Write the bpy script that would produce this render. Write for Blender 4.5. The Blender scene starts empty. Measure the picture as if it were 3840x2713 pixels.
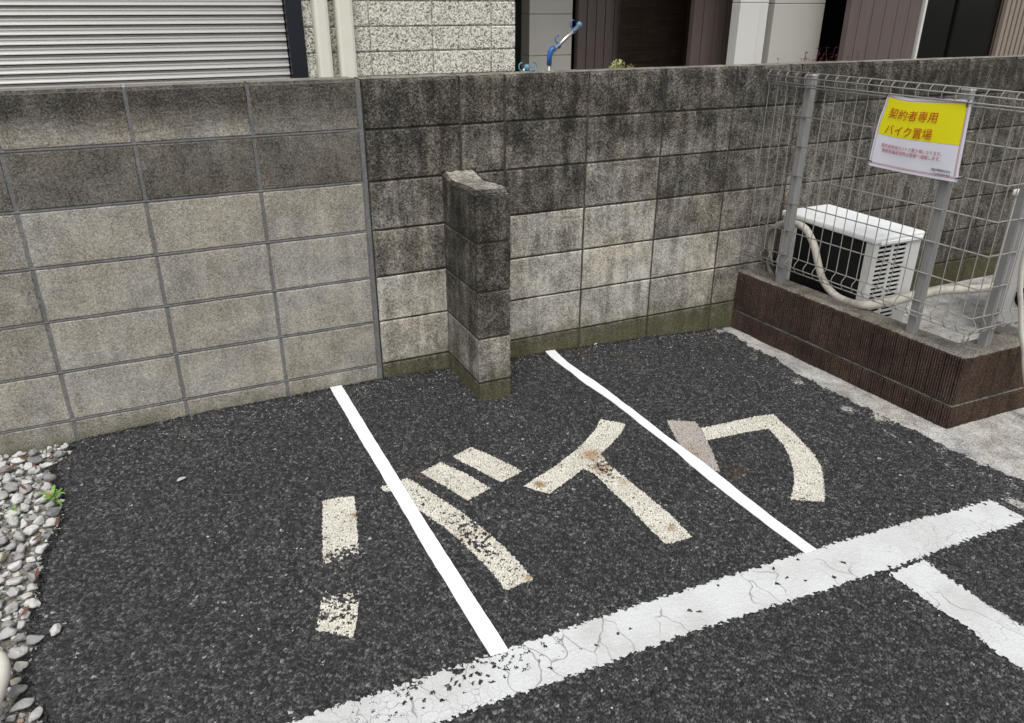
import bpy, bmesh, math, random
import numpy as np
from mathutils import Vector, Matrix

# ------------------------------------------------------------------ camera
SC = bpy.context.scene
COL = SC.collection
R3 = [[0.90637347, -0.42247582, 0.00114885],
      [-0.17645634, -0.38103482, -0.90756577],
      [0.38386234, 0.82239081, -0.41990839]]          # rows: right, down, forward
CP = (0.0264, -3.0427, 1.4422)
cam = bpy.data.cameras.new('camera')
cam.sensor_fit = 'HORIZONTAL'; cam.sensor_width = 36.0
cam.lens = 2894.8 / 3840.0 * 36.0
cam.clip_start = 0.05; cam.clip_end = 500
camo = bpy.data.objects.new('camera', cam); COL.objects.link(camo)
m = Matrix(((R3[0][0], -R3[1][0], -R3[2][0], CP[0]),
            (R3[0][1], -R3[1][1], -R3[2][1], CP[1]),
            (R3[0][2], -R3[1][2], -R3[2][2], CP[2]),
            (0, 0, 0, 1)))
camo.matrix_world = m
SC.camera = camo
# ------------------------------------------------------------------ light
SUN_EL, SUN_AZ = math.radians(58), math.radians(205)     # azimuth clockwise from +Y
w = bpy.data.worlds.new('World'); SC.world = w; w.use_nodes = True
nt = w.node_tree; bg = nt.nodes['Background']
sky = nt.nodes.new('ShaderNodeTexSky'); sky.sky_type = 'NISHITA'; sky.sun_disc = False
sky.sun_elevation = SUN_EL; sky.sun_rotation = SUN_AZ
sky.air_density = 1.0; sky.dust_density = 3.0
hs = nt.nodes.new('ShaderNodeHueSaturation'); hs.inputs['Saturation'].default_value = 0.16
nt.links.new(sky.outputs[0], hs.inputs['Color']); nt.links.new(hs.outputs[0], bg.inputs[0])
bg.inputs[1].default_value = 0.13
sl = bpy.data.lights.new('sun', 'SUN'); sl.energy = 1.3; sl.angle = math.radians(25); sl.color = (1, 0.975, 0.94)
so = bpy.data.objects.new('sun', sl); COL.objects.link(so)
sd = Vector((math.sin(SUN_AZ) * math.cos(SUN_EL), math.cos(SUN_AZ) * math.cos(SUN_EL), math.sin(SUN_EL)))
so.rotation_euler = sd.to_track_quat('Z', 'Y').to_euler()
so.location = (0, 0, 8)
SC.view_settings.view_transform = 'Standard'; SC.view_settings.look = 'None'
SC.view_settings.exposure = 0.42; SC.view_settings.gamma = 1
SC.render.engine = 'CYCLES'
rng = np.random.default_rng(7); random.seed(7)

# ------------------------------------------------------------------ object helpers
def tag(o, label=None, cat=None, group=None, kind=None):
    if label: o['label'] = label
    if cat: o['category'] = cat
    if group: o['group'] = group
    if kind: o['kind'] = kind
    return o
def empty(name, loc=(0, 0, 0)):
    o = bpy.data.objects.new(name, None); COL.objects.link(o); o.location = loc; o.empty_display_size = .05
    return o
def link(name, me, mat=None, parent=None):
    o = bpy.data.objects.new(name, me); COL.objects.link(o)
    if mat is not None and not me.materials: me.materials.append(mat)
    if parent is not None:
        o.parent = parent
        o.matrix_parent_inverse = Matrix.Translation(-parent.location)
    return o
class MB:
    """vertex/face collector"""
    def __init__(s): s.v = []; s.f = []; s.a = []; s.cur = 0.0
    def add(s, vs, fs, a=None):
        n = len(s.v); s.v += [tuple(q) for q in vs]
        for f in fs:
            s.f.append(tuple(i + n for i in f)); s.a.append(s.cur if a is None else a)
        return s
    def box(s, x0, x1, y0, y1, z0, z1, a=None):
        v = [(x0, y0, z0), (x1, y0, z0), (x1, y1, z0), (x0, y1, z0), (x0, y0, z1), (x1, y0, z1), (x1, y1, z1), (x0, y1, z1)]
        return s.add(v, [(0, 3, 2, 1), (4, 5, 6, 7), (0, 1, 5, 4), (1, 2, 6, 5), (2, 3, 7, 6), (3, 0, 4, 7)], a)
    def bbox(s, x0, x1, y0, y1, z0, z1, b, a=None):
        """box with bevelled vertical+horizontal edges (chamfer b)"""
        bm = bmesh.new(); bmesh.ops.create_cube(bm, size=1)
        for v in bm.verts:
            v.co = Vector(((x0 + x1) / 2 + v.co.x * (x1 - x0), (y0 + y1) / 2 + v.co.y * (y1 - y0), (z0 + z1) / 2 + v.co.z * (z1 - z0)))
        bmesh.ops.bevel(bm, geom=list(bm.edges), offset=b, segments=2, profile=.5, affect='EDGES')
        bm.verts.index_update()
        s.add([v.co[:] for v in bm.verts], [[v.index for v in f.verts] for f in bm.faces], a); bm.free()
        return s
    def tube(s, pts, r, n=8, cap=True, a=None):
        pts = [Vector(p) for p in pts]; rs = r if isinstance(r, (list, tuple)) else [r] * len(pts)
        t0 = (pts[1] - pts[0]).normalized()
        up = Vector((0, 0, 1)) if abs(t0.z) < .9 else Vector((1, 0, 0))
        nrm = (up - t0 * up.dot(t0)).normalized(); vs = []
        for i, p in enumerate(pts):
            t = (pts[min(i + 1, len(pts) - 1)] - pts[max(i - 1, 0)]).normalized()
            nrm = (nrm - t * nrm.dot(t)).normalized(); bn = t.cross(nrm)
            for k in range(n):
                an = 2 * math.pi * k / n
                vs.append(p + (nrm * math.cos(an) + bn * math.sin(an)) * rs[i])
        fs = [(i * n + k, i * n + (k + 1) % n, (i + 1) * n + (k + 1) % n, (i + 1) * n + k) for i in range(len(pts) - 1) for k in range(n)]
        if cap: fs += [tuple(range(n))[::-1], tuple((len(pts) - 1) * n + k for k in range(n))]
        return s.add(vs, fs, a)
    def build(s, name, mat=None, parent=None, smooth=False, attr=None):
        me = bpy.data.meshes.new(name); me.from_pydata(s.v, [], s.f); me.update()
        if smooth: me.polygons.foreach_set('use_smooth', [True] * len(s.f))
        if attr:
            at = me.attributes.new(attr, 'FLOAT', 'FACE'); at.data.foreach_set('value', np.array(s.a, np.float32))
        return link(name, me, mat, parent)
def spline(pts, n=10):
    """Catmull-Rom through pts"""
    P = [Vector(p) for p in pts]; P = [P[0] * 2 - P[1]] + P + [P[-1] * 2 - P[-2]]; out = []
    for i in range(1, len(P) - 2):
        for k in range(n):
            t = k / n; a, b, c, d = P[i - 1], P[i], P[i + 1], P[i + 2]
            out.append(.5 * ((2 * b) + (c - a) * t + (2 * a - 5 * b + 4 * c - d) * t * t + (3 * b - a - 3 * c + d) * t ** 3))
    out.append(P[-2]); return out

# ------------------------------------------------------------------ node helpers
class NT:
    def __init__(s, name):
        s.m = bpy.data.materials.new(name); s.m.use_nodes = True; s.t = s.m.node_tree
        s.b = s.t.nodes['Principled BSDF']; s._o = None
    def n(s, t): return s.t.nodes.new('ShaderNode' + t)
    def lk(s, a, sock):
        if isinstance(a, (int, float)): sock.default_value = a
        elif isinstance(a, tuple): sock.default_value = (*a, 1) if len(a) == 3 and len(sock.default_value) == 4 else a
        else: s.t.links.new(a, sock)
    def co(s):
        if s._o is None: s._o = s.n('TexCoord').outputs['Object']
        return s._o
    def scaled(s, v3):
        q = s.n('Mapping'); s.lk(s.co(), q.inputs[0]); q.inputs['Scale'].default_value = v3; return q.outputs[0]
    def noise(s, sc, det=2, rough=.5, vec=None):
        q = s.n('TexNoise'); s.lk(vec or s.co(), q.inputs['Vector'])
        q.inputs['Scale'].default_value = sc; q.inputs['Detail'].default_value = det; q.inputs['Roughness'].default_value = rough
        return q.outputs[0]
    def voro(s, sc, feat='F1', out='Distance', vec=None, rnd=1):
        q = s.n('TexVoronoi'); s.lk(vec or s.co(), q.inputs['Vector']); q.feature = feat
        q.inputs['Scale'].default_value = sc; q.inputs['Randomness'].default_value = rnd
        return q.outputs[out]
    def math(s, op, a, b=0.0, c=0.0, clamp=False):
        q = s.n('Math'); q.operation = op; q.use_clamp = clamp
        s.lk(a, q.inputs[0]); s.lk(b, q.inputs[1]); s.lk(c, q.inputs[2]); return q.outputs[0]
    def rng(s, a, x0, x1, y0=0.0, y1=1.0):
        q = s.n('MapRange'); s.lk(a, q.inputs[0])
        for i, v in enumerate((x0, x1, y0, y1)): q.inputs[i + 1].default_value = v
        return q.outputs[0]
    def mix(s, f, a, b, bt='MIX'):
        q = s.n('Mix'); q.data_type = 'RGBA'; q.blend_type = bt
        s.lk(f, q.inputs[0]); s.lk(a, q.inputs[6]); s.lk(b, q.inputs[7]); return q.outputs[2]
    def ramp(s, f, stops):
        q = s.n('ValToRGB'); s.lk(f, q.inputs[0]); e = q.color_ramp.elements
        while len(e) < len(stops): e.new(.5)
        for el, (p, c) in zip(e, stops): el.position = p; el.color = (*c, 1)
        return q.outputs[0]
    def attr(s, n):
        q = s.n('Attribute'); q.attribute_name = n; return q.outputs['Fac']
    def sep(s):
        q = s.n('SeparateXYZ'); s.lk(s.co(), q.inputs[0]); return q.outputs
    def bump(s, h, strength=.5, dist=.002, prev=None):
        q = s.n('Bump'); s.lk(h, q.inputs['Height']); q.inputs['Strength'].default_value = strength
        q.inputs['Distance'].default_value = dist
        if prev is not None: s.lk(prev, q.inputs['Normal'])
        return q.outputs[0]
    def done(s, color, rough=.8, normal=None, metal=0., spec=.3):
        s.lk(color, s.b.inputs['Base Color']); s.lk(rough, s.b.inputs['Roughness'])
        s.b.inputs['Metallic'].default_value = metal; s.b.inputs['Specular IOR Level'].default_value = spec
        if normal is not None: s.lk(normal, s.b.inputs['Normal'])
        return s.m

def g(v): return (v, v, v)
def m_concrete(name, ramp, big=.5, fine=.75, moss=None, attr=True, base=.5, gscale=150, streak=.25, warm=True):
    t = NT(name)
    tone = t.attr('tone') if attr else base
    st = t.noise(9, 6, .62)
    vs = t.noise(5, 4, .6, vec=t.scaled((4.5, 4.5, .7)))
    gr = t.noise(gscale, 3, .75)
    sp = t.voro(gscale * 1.25, out='Color')
    sh = t.n('SeparateColor'); t.lk(sp, sh.inputs[0]); spk = sh.outputs[0]
    f = t.math('MULTIPLY_ADD', t.math('SUBTRACT', st, .5), big, tone)
    f = t.math('MULTIPLY_ADD', t.math('SUBTRACT', vs, .5), streak, f)
    f = t.math('MULTIPLY_ADD', t.math('SUBTRACT', gr, .5), fine * .9, f)
    f = t.math('MULTIPLY_ADD', t.math('SUBTRACT', spk, .5), fine * .34, f, clamp=True)
    c = t.ramp(f, ramp)
    if warm:
        wn = t.rng(t.noise(3.3, 3, .5), .42, .62)
        c = t.mix(wn, c, t.mix(1.0, c, (1.03, .99, .93), 'MULTIPLY'))
    pit = t.rng(t.voro(gscale * .62), .12, .26)
    pm = t.rng(t.noise(38, 3, .6), .45, .62)
    pitm = t.math('MAXIMUM', pit, t.math('SUBTRACT', 1.0, pm))
    c = t.mix(1.0, c, t.mix(pitm, (.42, .42, .42), (1, 1, 1)), 'MULTIPLY')
    if moss is not None:
        z = t.sep()[2]
        q = t.math('ADD', z, t.math('MULTIPLY', t.math('SUBTRACT', t.noise(14, 5, .65), .5), .26))
        mk = t.math('MULTIPLY', t.rng(q, moss + .05, moss - .07), .75)
        c = t.mix(mk, c, t.ramp(gr, [(.25, (.035, .033, .016)), (.55, (.095, .092, .045)), (.8, (.16, .16, .075))]))
    b = t.bump(gr, .55, .004)
    b = t.bump(pitm, .5, .003, b)
    return t.done(c, .92, b, spec=.2)
WR = [(0, (.016, .0150, .0135)), (.22, (.052, .048, .042)), (.5, (.168, .158, .138)), (.75, (.345, .330, .292)), (1, (.56, .54, .485))]
M_wallL = m_concrete('block_concrete_newer', WR, big=.5, fine=.7, moss=-.06, gscale=170)
M_wallR = m_concrete('block_concrete_old', WR, big=.85, fine=.95, moss=.01, gscale=150, streak=.7)
M_mortL = m_concrete('mortar_grey', [(0, (.05, .05, .052)), (.5, (.15, .149, .15)), (1, (.33, .325, .31))], attr=False, big=.5, fine=.5, warm=False)
M_mortR = m_concrete('mortar_dark', [(0, (.012, .012, .011)), (.5, (.05, .048, .04)), (1, (.16, .15, .13))], attr=False, big=.6, fine=.6)
M_pave = m_concrete('pavement_concrete', [(0, (.09, .088, .083)), (.3, (.26, .255, .245)), (.55, (.46, .455, .44)), (.8, (.62, .61, .59)), (1, (.78, .77, .75))], attr=False, base=.47, big=1.1, fine=1.0, gscale=170)
M_cap = m_concrete('planter_cap_concrete', [(0, (.03, .027, .022)), (.35, (.12, .11, .095)), (.65, (.26, .25, .22)), (1, (.48, .46, .42))], attr=False, base=.42, big=.9, fine=.9, gscale=170)

def m_simple(name, col, rough=.5, metal=0., nscale=30, var=.12, bumpd=0., spec=.4, dirt=0.):
    t = NT(name); nz = t.noise(nscale, 4, .6)
    c = t.mix(1.0, col, t.mix(nz, g(1 - var), g(1 + var)), 'MULTIPLY')
    if dirt:
        d = t.rng(t.noise(nscale * .4, 6, .7), .5, .75)
        c = t.mix(t.math('MULTIPLY', d, dirt), c, (.11, .1, .08))
    nb = t.bump(nz, .4, bumpd) if bumpd else None
    return t.done(c, rough, nb, metal, spec)

# ------------------------------------------------------------------ ground profile and asphalt relief
ZX = [-40, -.45, 0, .8, 1.46, 1.81, 2.22, 2.75, 9, 40]; ZZ = [-.085, -.085, -.068, -.066, -.091, -.1, -.118, -.155, -.158, -.16]
def zg(x): return np.interp(x, ZX, ZZ)
def lowfreq(x, y):
    return .0012 * np.sin(x * 9.1 + 1.3 * np.sin(y * 7)) * np.cos(y * 11.3) + .0008 * np.sin(x * 23 + y * 17) + .0006 * np.sin(y * 41 - x * 31)
CS = .0094                                   # mean aggregate size
NR = 512
jit = rng.random((NR, NR, 2)); crnd = rng.random((NR, NR, 4))
def voronoi(x, y):
    gx = x / CS; gy = y / CS
    # gentle warp so stones vary in size
    wx = gx + .55 * np.sin(gy * .37 + 1.7) + .45 * np.sin(gx * .23 + gy * .11); wy = gy + .55 * np.sin(gx * .41) + .45 * np.sin(gy * .19 - gx * .13)
    ix = np.floor(wx).astype(np.int64); iy = np.floor(wy).astype(np.int64)
    d1 = np.full(x.shape, 9.); d2 = np.full(x.shape, 9.); cx = np.zeros(x.shape); cy = np.zeros(x.shape); kx = np.zeros(x.shape, np.int64); ky = kx.copy()
    for a in (-1, 0, 1):
        for b in (-1, 0, 1):
            jx = (ix + a) % NR; jy = (iy + b) % NR
            px = ix + a + jit[jx, jy, 0]; py = iy + b + jit[jx, jy, 1]
            d = np.hypot(wx - px, wy - py)
            c = d < d1
            d2 = np.where(c, d1, np.minimum(d2, d)); d1 = np.where(c, d, d1)
            cx = np.where(c, px, cx); cy = np.where(c, py, cy); kx = np.where(c, jx, kx); ky = np.where(c, jy, ky)
    return wx - cx, wy - cy, d2 - d1, crnd[kx, ky]
def relief(x, y):
    dx, dy, e, r = voronoi(x, y)
    h = (r[..., 0] - .6) * .0024 + ((r[..., 1] - .5) * dx + (r[..., 2] - .5) * dy) * .0042
    h = h - .0040 * np.exp(-(e / .18) ** 2)
    return h, e, r
ST = .00245
X0, X1, Y0, Y1 = -.50, 2.80, -2.60, .004
nx = int((X1 - X0) / ST) + 1; ny = int((Y1 - Y0) / ST) + 1
gx, gy = np.meshgrid(X0 + np.arange(nx) * ST, Y0 + np.arange(ny) * ST, indexing='ij')
H, E, RR = relief(gx, gy)
LF = lowfreq(gx, gy)
# small-scale jitter so the lattice does not show
GZ = zg(gx) + LF + H + (rng.random(gx.shape) - .5) * .0006
qx = gx + (rng.random(gx.shape) - .5) * ST * .5; qy = gy + (rng.random(gx.shape) - .5) * ST * .5
ccx = X0 + (np.arange(nx - 1) + .5) * ST; ccy = Y0 + (np.arange(ny - 1) + .5) * ST
CX, CY = np.meshgrid(ccx, ccy, indexing='ij')
CRND = (RR[:-1, :-1]); CE = E[:-1, :-1]
# smooth random field for ragged edges
def rag(x, y, s):
    return np.sin(x * 61 / s + 2.1 * np.sin(y * 47 / s)) * .5 + np.sin(y * 83 / s + 1.7 * np.sin(x * 71 / s)) * .5
GRAVEL_EDGE = [(.004, -.405), (-.022, -.407), (-.129, -.425), (-.164, -.47), (-.249, -.473), (-.36, -.445), (-.445, -.426), (-.504, -.428), (-.55, -.414), (-.608, -.432), (-.671, -.446), (-.734, -.46), (-.791, -.46), (-.884, -.462), (-.951, -.47), (-1.068, -.474), (-1.133, -.443), (-1.18, -.469), (-1.265, -.474), (-1.328, -.465), (-1.398, -.417), (-1.6, -.43), (-2.6, -.44)]
CONC_EDGE = [(.01, 2.683), (-.121, 2.700), (-.261, 2.665), (-.43, 2.69), (-.622, 2.65), (-.693, 2.666), (-.92, 2.668), (-1.111, 2.695), (-1.353, 2.711), (-1.448, 2.715), (-1.566, 2.736), (-1.658, 2.768), (-2.0, 2.86), (-2.6, 3.0)]
def edge(tab, y):
    t = sorted(tab); return np.interp(y, [a for a, b in t], [b for a, b in t])
dr = .007 * rag(CX, CY, 1.5) + .006 * rag(CY + 3, CX, .6) + .01 * (CRND[..., 3] - .5)
keep = (CX > edge(GRAVEL_EDGE, CY) + dr) & (CX < edge(CONC_EDGE, CY) + dr * 1.3)
keep &= (CY < -.002 + .012 * (CRND[..., 3] - .6))
keep &= CY > (-1.72 - .45 * (CX + .5) - .18)          # corner the lens never gets near stays coarse
def sub_mesh(name, mask, Z, mat, attrs=None, parent=None):
    used = np.zeros(gx.shape, bool)
    used[:-1, :-1] |= mask; used[1:, :-1] |= mask; used[:-1, 1:] |= mask; used[1:, 1:] |= mask
    idx = np.full(gx.shape, -1, np.int64); n = int(used.sum()); idx[used] = np.arange(n)
    vs = np.stack([qx[used], qy[used], Z[used]], 1).astype(np.float32)
    I, J = np.nonzero(mask)
    fs = np.stack([idx[I, J], idx[I + 1, J], idx[I + 1, J + 1], idx[I, J + 1]], 1).astype(np.int32)
    me = bpy.data.meshes.new(name)
    me.vertices.add(n); me.vertices.foreach_set('co', vs.ravel())
    nf = len(fs); me.loops.add(nf * 4); me.loops.foreach_set('vertex_index', fs.ravel())
    me.polygons.add(nf); me.polygons.foreach_set('loop_start', np.arange(nf, dtype=np.int32) * 4)
    me.update(calc_edges=True)
    for k, A in (attrs or {}).items():
        at = me.attributes.new(k, 'FLOAT', 'FACE'); at.data.foreach_set('value', A[I, J].astype(np.float32))
    return link(name, me, mat, parent)

# asphalt material: per-stone random + edge distance attributes
t = NT('asphalt_open_graded')
r0 = t.attr('stone'); big = t.noise(2.2, 5, .6)
f = t.math('ADD', r0, t.math('MULTIPLY', t.math('SUBTRACT', t.noise(420, 2, .6), .5), .35))
dark = t.ramp(f, [(.0, (.022, .022, .023)), (.45, (.050, .050, .052)), (.8, (.085, .085, .086)), (1, (.15, .148, .142))])
worn = t.math('MULTIPLY', t.rng(big, .45, .72), .34)
lt = t.rng(t.math('SUBTRACT', t.attr('light'), t.math('MULTIPLY', worn, .10)), .012, .009)
stonec = t.ramp(t.attr('stone'), [(0, (.15, .145, .13)), (.5, (.27, .26, .24)), (.8, (.4, .39, .36)), (1, (.6, .6, .58))])
c = t.mix(t.math('MULTIPLY', worn, .5), dark, t.mix(1.0, dark, (2.0, 1.95, 1.8), 'MULTIPLY'))
c = t.mix(t.math('MULTIPLY', lt, .75), c, stonec)
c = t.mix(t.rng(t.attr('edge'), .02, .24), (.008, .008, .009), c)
# rusty stains
ru = t.math('MULTIPLY', t.rng(t.noise(3.1, 3, .5), .66, .72), t.rng(t.noise(45, 3, .6), .5, .6))
c = t.mix(t.math('MULTIPLY', ru, .5), c, (.09, .05, .02))
bp_ = t.bump(t.noise(300, 3, .7), .6, .002)
M_asph = t.done(c, .72, bp_, spec=.35)
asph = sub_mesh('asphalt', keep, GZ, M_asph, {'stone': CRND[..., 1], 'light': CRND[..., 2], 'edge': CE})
tag(asph, kind='structure')

# coarse asphalt around the detailed sheet and the soil under everything
t = NT('asphalt_far')
vc = t.voro(105, out='Color'); q = t.n('SeparateColor'); t.lk(vc, q.inputs[0])
c = t.ramp(q.outputs[0], [(0, (.014, .014, .015)), (.5, (.028, .028, .029)), (.93, (.055, .055, .055)), (1, (.3, .29, .27))])
M_asph2 = t.done(c, .75, t.bump(t.voro(105), .8, .006), spec=.35)
def strip(name, xs, y0, y1, dz, mat, ys=None):
    mb = MB(); ys = ys or [y0, y1]; V = [(x, y, float(zg(x)) + dz) for x in xs for y in ys]; n = len(ys)
    mb.add(V, [(i * n + j, (i + 1) * n + j, (i + 1) * n + j + 1, i * n + j + 1) for i in range(len(xs) - 1) for j in range(n - 1)])
    return mb.build(name, mat)
xs = [-40, -8, -3, -.43, 0, .8, 1.46, 1.81, 2.22, 2.7]
tag(strip('ground', [-40, -8, -3, -.45, 0, .8, 1.46, 1.81, 2.22, 2.75, 5, 9, 40], -40, -.001, -.012, M_asph2), kind='structure')
# concrete apron and the yard behind the fence
mb = MB(); rr = random.Random(3)
xs2 = np.arange(2.56, 3.4, .02); ys2 = np.arange(-2.9, .0001, .02)
V = []; 
for x in xs2:
    for y in ys2:
        V.append((x, y, float(zg(x)) - .004 + rr.uniform(-.0012, .0012) + .002 * math.sin(x * 31) * math.cos(y * 23)))
n = len(ys2); mb.add(V, [(i * n + j, (i + 1) * n + j, (i + 1) * n + j + 1, i * n + j + 1) for i in range(len(xs2) - 1) for j in range(n - 1)])
x_e = float(xs2[-1])
mb.add([(x_e, -2.9, float(zg(3.4)) - .0045), (12, -2.9, -.165), (12, 0, -.165), (x_e, 0, float(zg(3.4)) - .0045)], [(0, 1, 2, 3)])
tag(mb.build('pavement', M_pave, smooth=True), kind='structure')

# ------------------------------------------------------------------ road markings (grid sheets that follow the relief)
def inpoly(P, x, y):
    c = np.zeros(x.shape, bool); n = len(P)
    for i in range(n):
        (ax, ay), (bx, by) = P[i], P[i - 1]
        if ay == by: continue
        c ^= ((ay > y) != (by > y)) & (x < (bx - ax) * (y - ay) / (by - ay) + ax)
    return c
def paint(name, poly, mat, lift, flat=0.0, ragged=.003, wear=None, parent=None):
    px = CX + ragged * (.55 * rag(CX, CY, .35) + 1.2 * (CRND[..., 3] - .5)); py = CY + ragged * (.55 * rag(CY + 1, CX + 2, .35) + 1.2 * (CRND[..., 0] - .5))
    msk = inpoly(poly, px, py)
    if wear is not None: msk &= wear
    Z = zg(gx) + LF + H * (1 - flat) + lift
    return sub_mesh(name, msk, Z, mat, {'stone': CRND[..., 1], 'edge': CE}, parent)
def m_paint(name, base, dirt, crack=False, rust=None, attrs=True):
    t = NT(name); n1 = t.noise(260, 3, .7); n2 = t.noise(7, 5, .6)
    c = t.mix(t.rng(n2, .4, .75), base, dirt)
    c = t.mix(1.0, c, t.mix(n1, g(.72), g(1.25)), 'MULTIPLY')
    if attrs:
        pit = t.rng(t.attr('edge'), .02, .22)
        c = t.mix(pit, t.mix(.55, c, (.1, .095, .085)), c)
    if crack:
        wv = t.n('VectorMath'); wv.operation = 'ADD'; q = t.n('TexNoise'); t.lk(t.co(), q.inputs['Vector']); q.inputs['Scale'].default_value = 9
        sc_ = t.n('VectorMath'); sc_.operation = 'SCALE'; t.lk(q.outputs['Color'], sc_.inputs[0]); sc_.inputs['Scale'].default_value = .12
        t.lk(t.co(), wv.inputs[0]); t.lk(sc_.outputs[0], wv.inputs[1])
        mp = t.n('Mapping'); t.lk(wv.outputs[0], mp.inputs[0]); mp.inputs['Scale'].default_value = (1.0, .33, 1)
        ck = t.rng(t.voro(9, 'DISTANCE_TO_EDGE', vec=mp.outputs[0]), .004, .016)
        ck2 = t.rng(t.voro(26, 'DISTANCE_TO_EDGE', vec=wv.outputs[0]), .004, .02)
        ck2 = t.math('MAXIMUM', ck2, t.rng(t.noise(2.6, 3, .5), .58, .5))
        ckm = t.rng(t.noise(5, 3, .5), .56, .48)
        ck = t.math('MAXIMUM', ck, ckm)
        a = t.math('MINIMUM', ck, ck2)
        c = t.mix(a, (.30, .295, .285), c)
    if rust:
        for (x, y, r, s) in rust:
            vm = t.n('VectorMath'); vm.operation = 'DISTANCE'; t.lk(t.co(), vm.inputs[0]); vm.inputs[1].default_value = (x, y, float(zg(x)))
            d = t.math('ADD', vm.outputs['Value'], t.math('MULTIPLY', t.math('SUBTRACT', t.noise(28, 5, .7), .5), r * 1.9))
            k = t.math('MULTIPLY', t.rng(d, r, r * .25), s)
            c = t.mix(k, c, t.ramp(t.noise(90, 3, .6), [(.3, (.09, .04, .015)), (.5, (.3, .16, .06)), (.7, (.5, .36, .2))]))
    return t.done(c, .75, t.bump(n1, .35, .001), spec=.25)
RUST = [(.445, -.955, .022, .9), (.73, -1.2, .04, .35), (.822, -1.46, .02, .8), (.79, -1.2, .03, .4),
        (1.34, -.93, .055, .75), (1.33, -1.02, .055, .7), (1.36, -1.13, .03, .4), (1.385, -1.14, .015, .9), (1.35, -1.42, .025, .9), (1.07, -1.035, .025, .9), (1.72, -1.05, .07, .25), (.36, -.83, .02, .4)]
M_let = m_paint('worn_cream_paint', (.74, .71, .62), (.60, .57, .48), rust=RUST)
M_let2 = m_paint('greyed_paint', (.42, .38, .35), (.50, .46, .41), rust=RUST[-2:-1])
M_line = m_paint('thermoplastic_white', (.62, .63, .63), (.50, .50, .49), crack=True, attrs=False)
ba_left = [(0.3611, -0.8267), (0.4168, -0.8344), (0.4629, -0.8468), (0.4473, -0.9297), (0.4306, -1.0154), (0.3988, -1.1567), (0.3736, -1.2586), (0.3474, -1.3512), (0.3217, -1.4246), (0.2974, -1.4765), (0.2682, -1.4516), (0.215, -1.4061), (0.2387, -1.3499), (0.2721, -1.2381), (0.3033, -1.0971), (0.3299, -0.9682)]
ba_right = [(0.5578, -0.8306), (0.6077, -0.8189), (0.6605, -0.8178), (0.6822, -0.8636), (0.719, -0.9666), (0.7595, -1.0758), (0.7866, -1.1819), (0.8094, -1.2878), (0.8231, -1.3832), (0.8294, -1.4729), (0.7793, -1.4753), (0.7388, -1.4802), (0.7317, -1.3985), (0.7158, -1.305), (0.6988, -1.2053), (0.6754, -1.1133), (0.6395, -1.0196), (0.6079, -0.9331), (0.5862, -0.8726), (0.5666, -0.8634)]
daku1 = [(0.7155, -0.803), (0.8037, -0.7642), (0.8614, -0.8732), (0.9036, -0.9915), (0.8468, -1.0141), (0.8014, -1.0327), (0.7621, -0.9205)]
daku2 = [(0.8568, -0.7483), (0.9458, -0.7069), (1.0005, -0.8119), (1.052, -0.9329), (1.0057, -0.9514), (0.9533, -0.9684), (0.9057, -0.8599)]
i_first = [(1.5226, -0.6942), (1.5584, -0.7284), (1.5939, -0.772), (1.5191, -0.8409), (1.4371, -0.8955), (1.3539, -0.9465), (1.2676, -0.9979), (1.1737, -1.0491), (1.0794, -1.0987), (1.0417, -1.0626), (1.0158, -1.022), (1.0897, -0.9877), (1.189, -0.9411), (1.2848, -0.8881), (1.3819, -0.8192), (1.4594, -0.7588)]
i_second = [(1.3532, -0.9048), (1.3832, -0.9166), (1.3658, -1.0115), (1.3767, -1.0932), (1.382, -1.1872), (1.387, -1.2763), (1.3918, -1.3607), (1.3846, -1.4842), (1.3384, -1.4843), (1.2836, -1.4806), (1.2844, -1.4027), (1.2852, -1.3173), (1.2861, -1.2269), (1.2871, -1.1311), (1.2835, -1.0369), (1.2676, -0.9979)]
ku_left = [(1.7654, -0.809), (1.8205, -0.8363), (1.8687, -0.8642), (1.8545, -0.9138), (1.8198, -1.0037), (1.7816, -1.0813), (1.7162, -1.2094), (1.6918, -1.1797), (1.6353, -1.1364), (1.6769, -1.0481), (1.7153, -0.9449)]
ku_right = [(1.858, -0.9128), (1.9466, -0.9154), (2.0439, -0.9132), (2.1406, -0.9148), (2.2274, -0.9217), (2.2037, -1.0174), (2.1759, -1.1352), (2.1429, -1.2319), (2.0976, -1.3174), (2.0257, -1.4052), (1.9339, -1.498), (1.8815, -1.4773), (1.8295, -1.4464), (1.8945, -1.3906), (1.963, -1.3239), (2.0257, -1.2388), (2.0798, -1.1429), (2.12, -1.0168), (2.006, -1.0064), (1.899, -1.007), (1.8198, -1.0037)]
fl = rng.random(CX.shape)
def wearf(base, spots=()):
    """True where paint survives; base = chance a stone lost its paint"""
    w = np.full(CX.shape, base)
    for x, y, rx, ry, s in spots: w = w + s * np.exp(-(((CX - x) / rx) ** 2 + ((CY - y) / ry) ** 2))
    return (CRND[..., 3] * .75 + fl * .12 + .13 * (rag(CX, CY, .25) * .5 + .5) > w) & (CE + .25 * CRND[..., 2] > .05 + base * .3)
ch = empty('painted_character', (.55, -1.15, -.068)); tag(ch, 'cream painted katakana BA, worn, crossed by the left tape strip', 'road marking', 'painted road characters')
paint('stroke', ba_left, M_let, .0011, wear=wearf(.1, [(.37, -1.235, .2, .085, 1.1), (.38, -1.17, .2, .06, .3), (.3, -1.36, .2, .06, .25)]), parent=ch)
paint('stroke', ba_right, M_let, .0011, wear=wearf(.1, [(.75, -1.22, .05, .12, .4), (.68, -.95, .04, .1, .15)]), parent=ch)
paint('stroke', daku1, M_let, .0011, wear=wearf(.06), parent=ch); paint('stroke', daku2, M_let, .0011, wear=wearf(.05), parent=ch)
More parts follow.
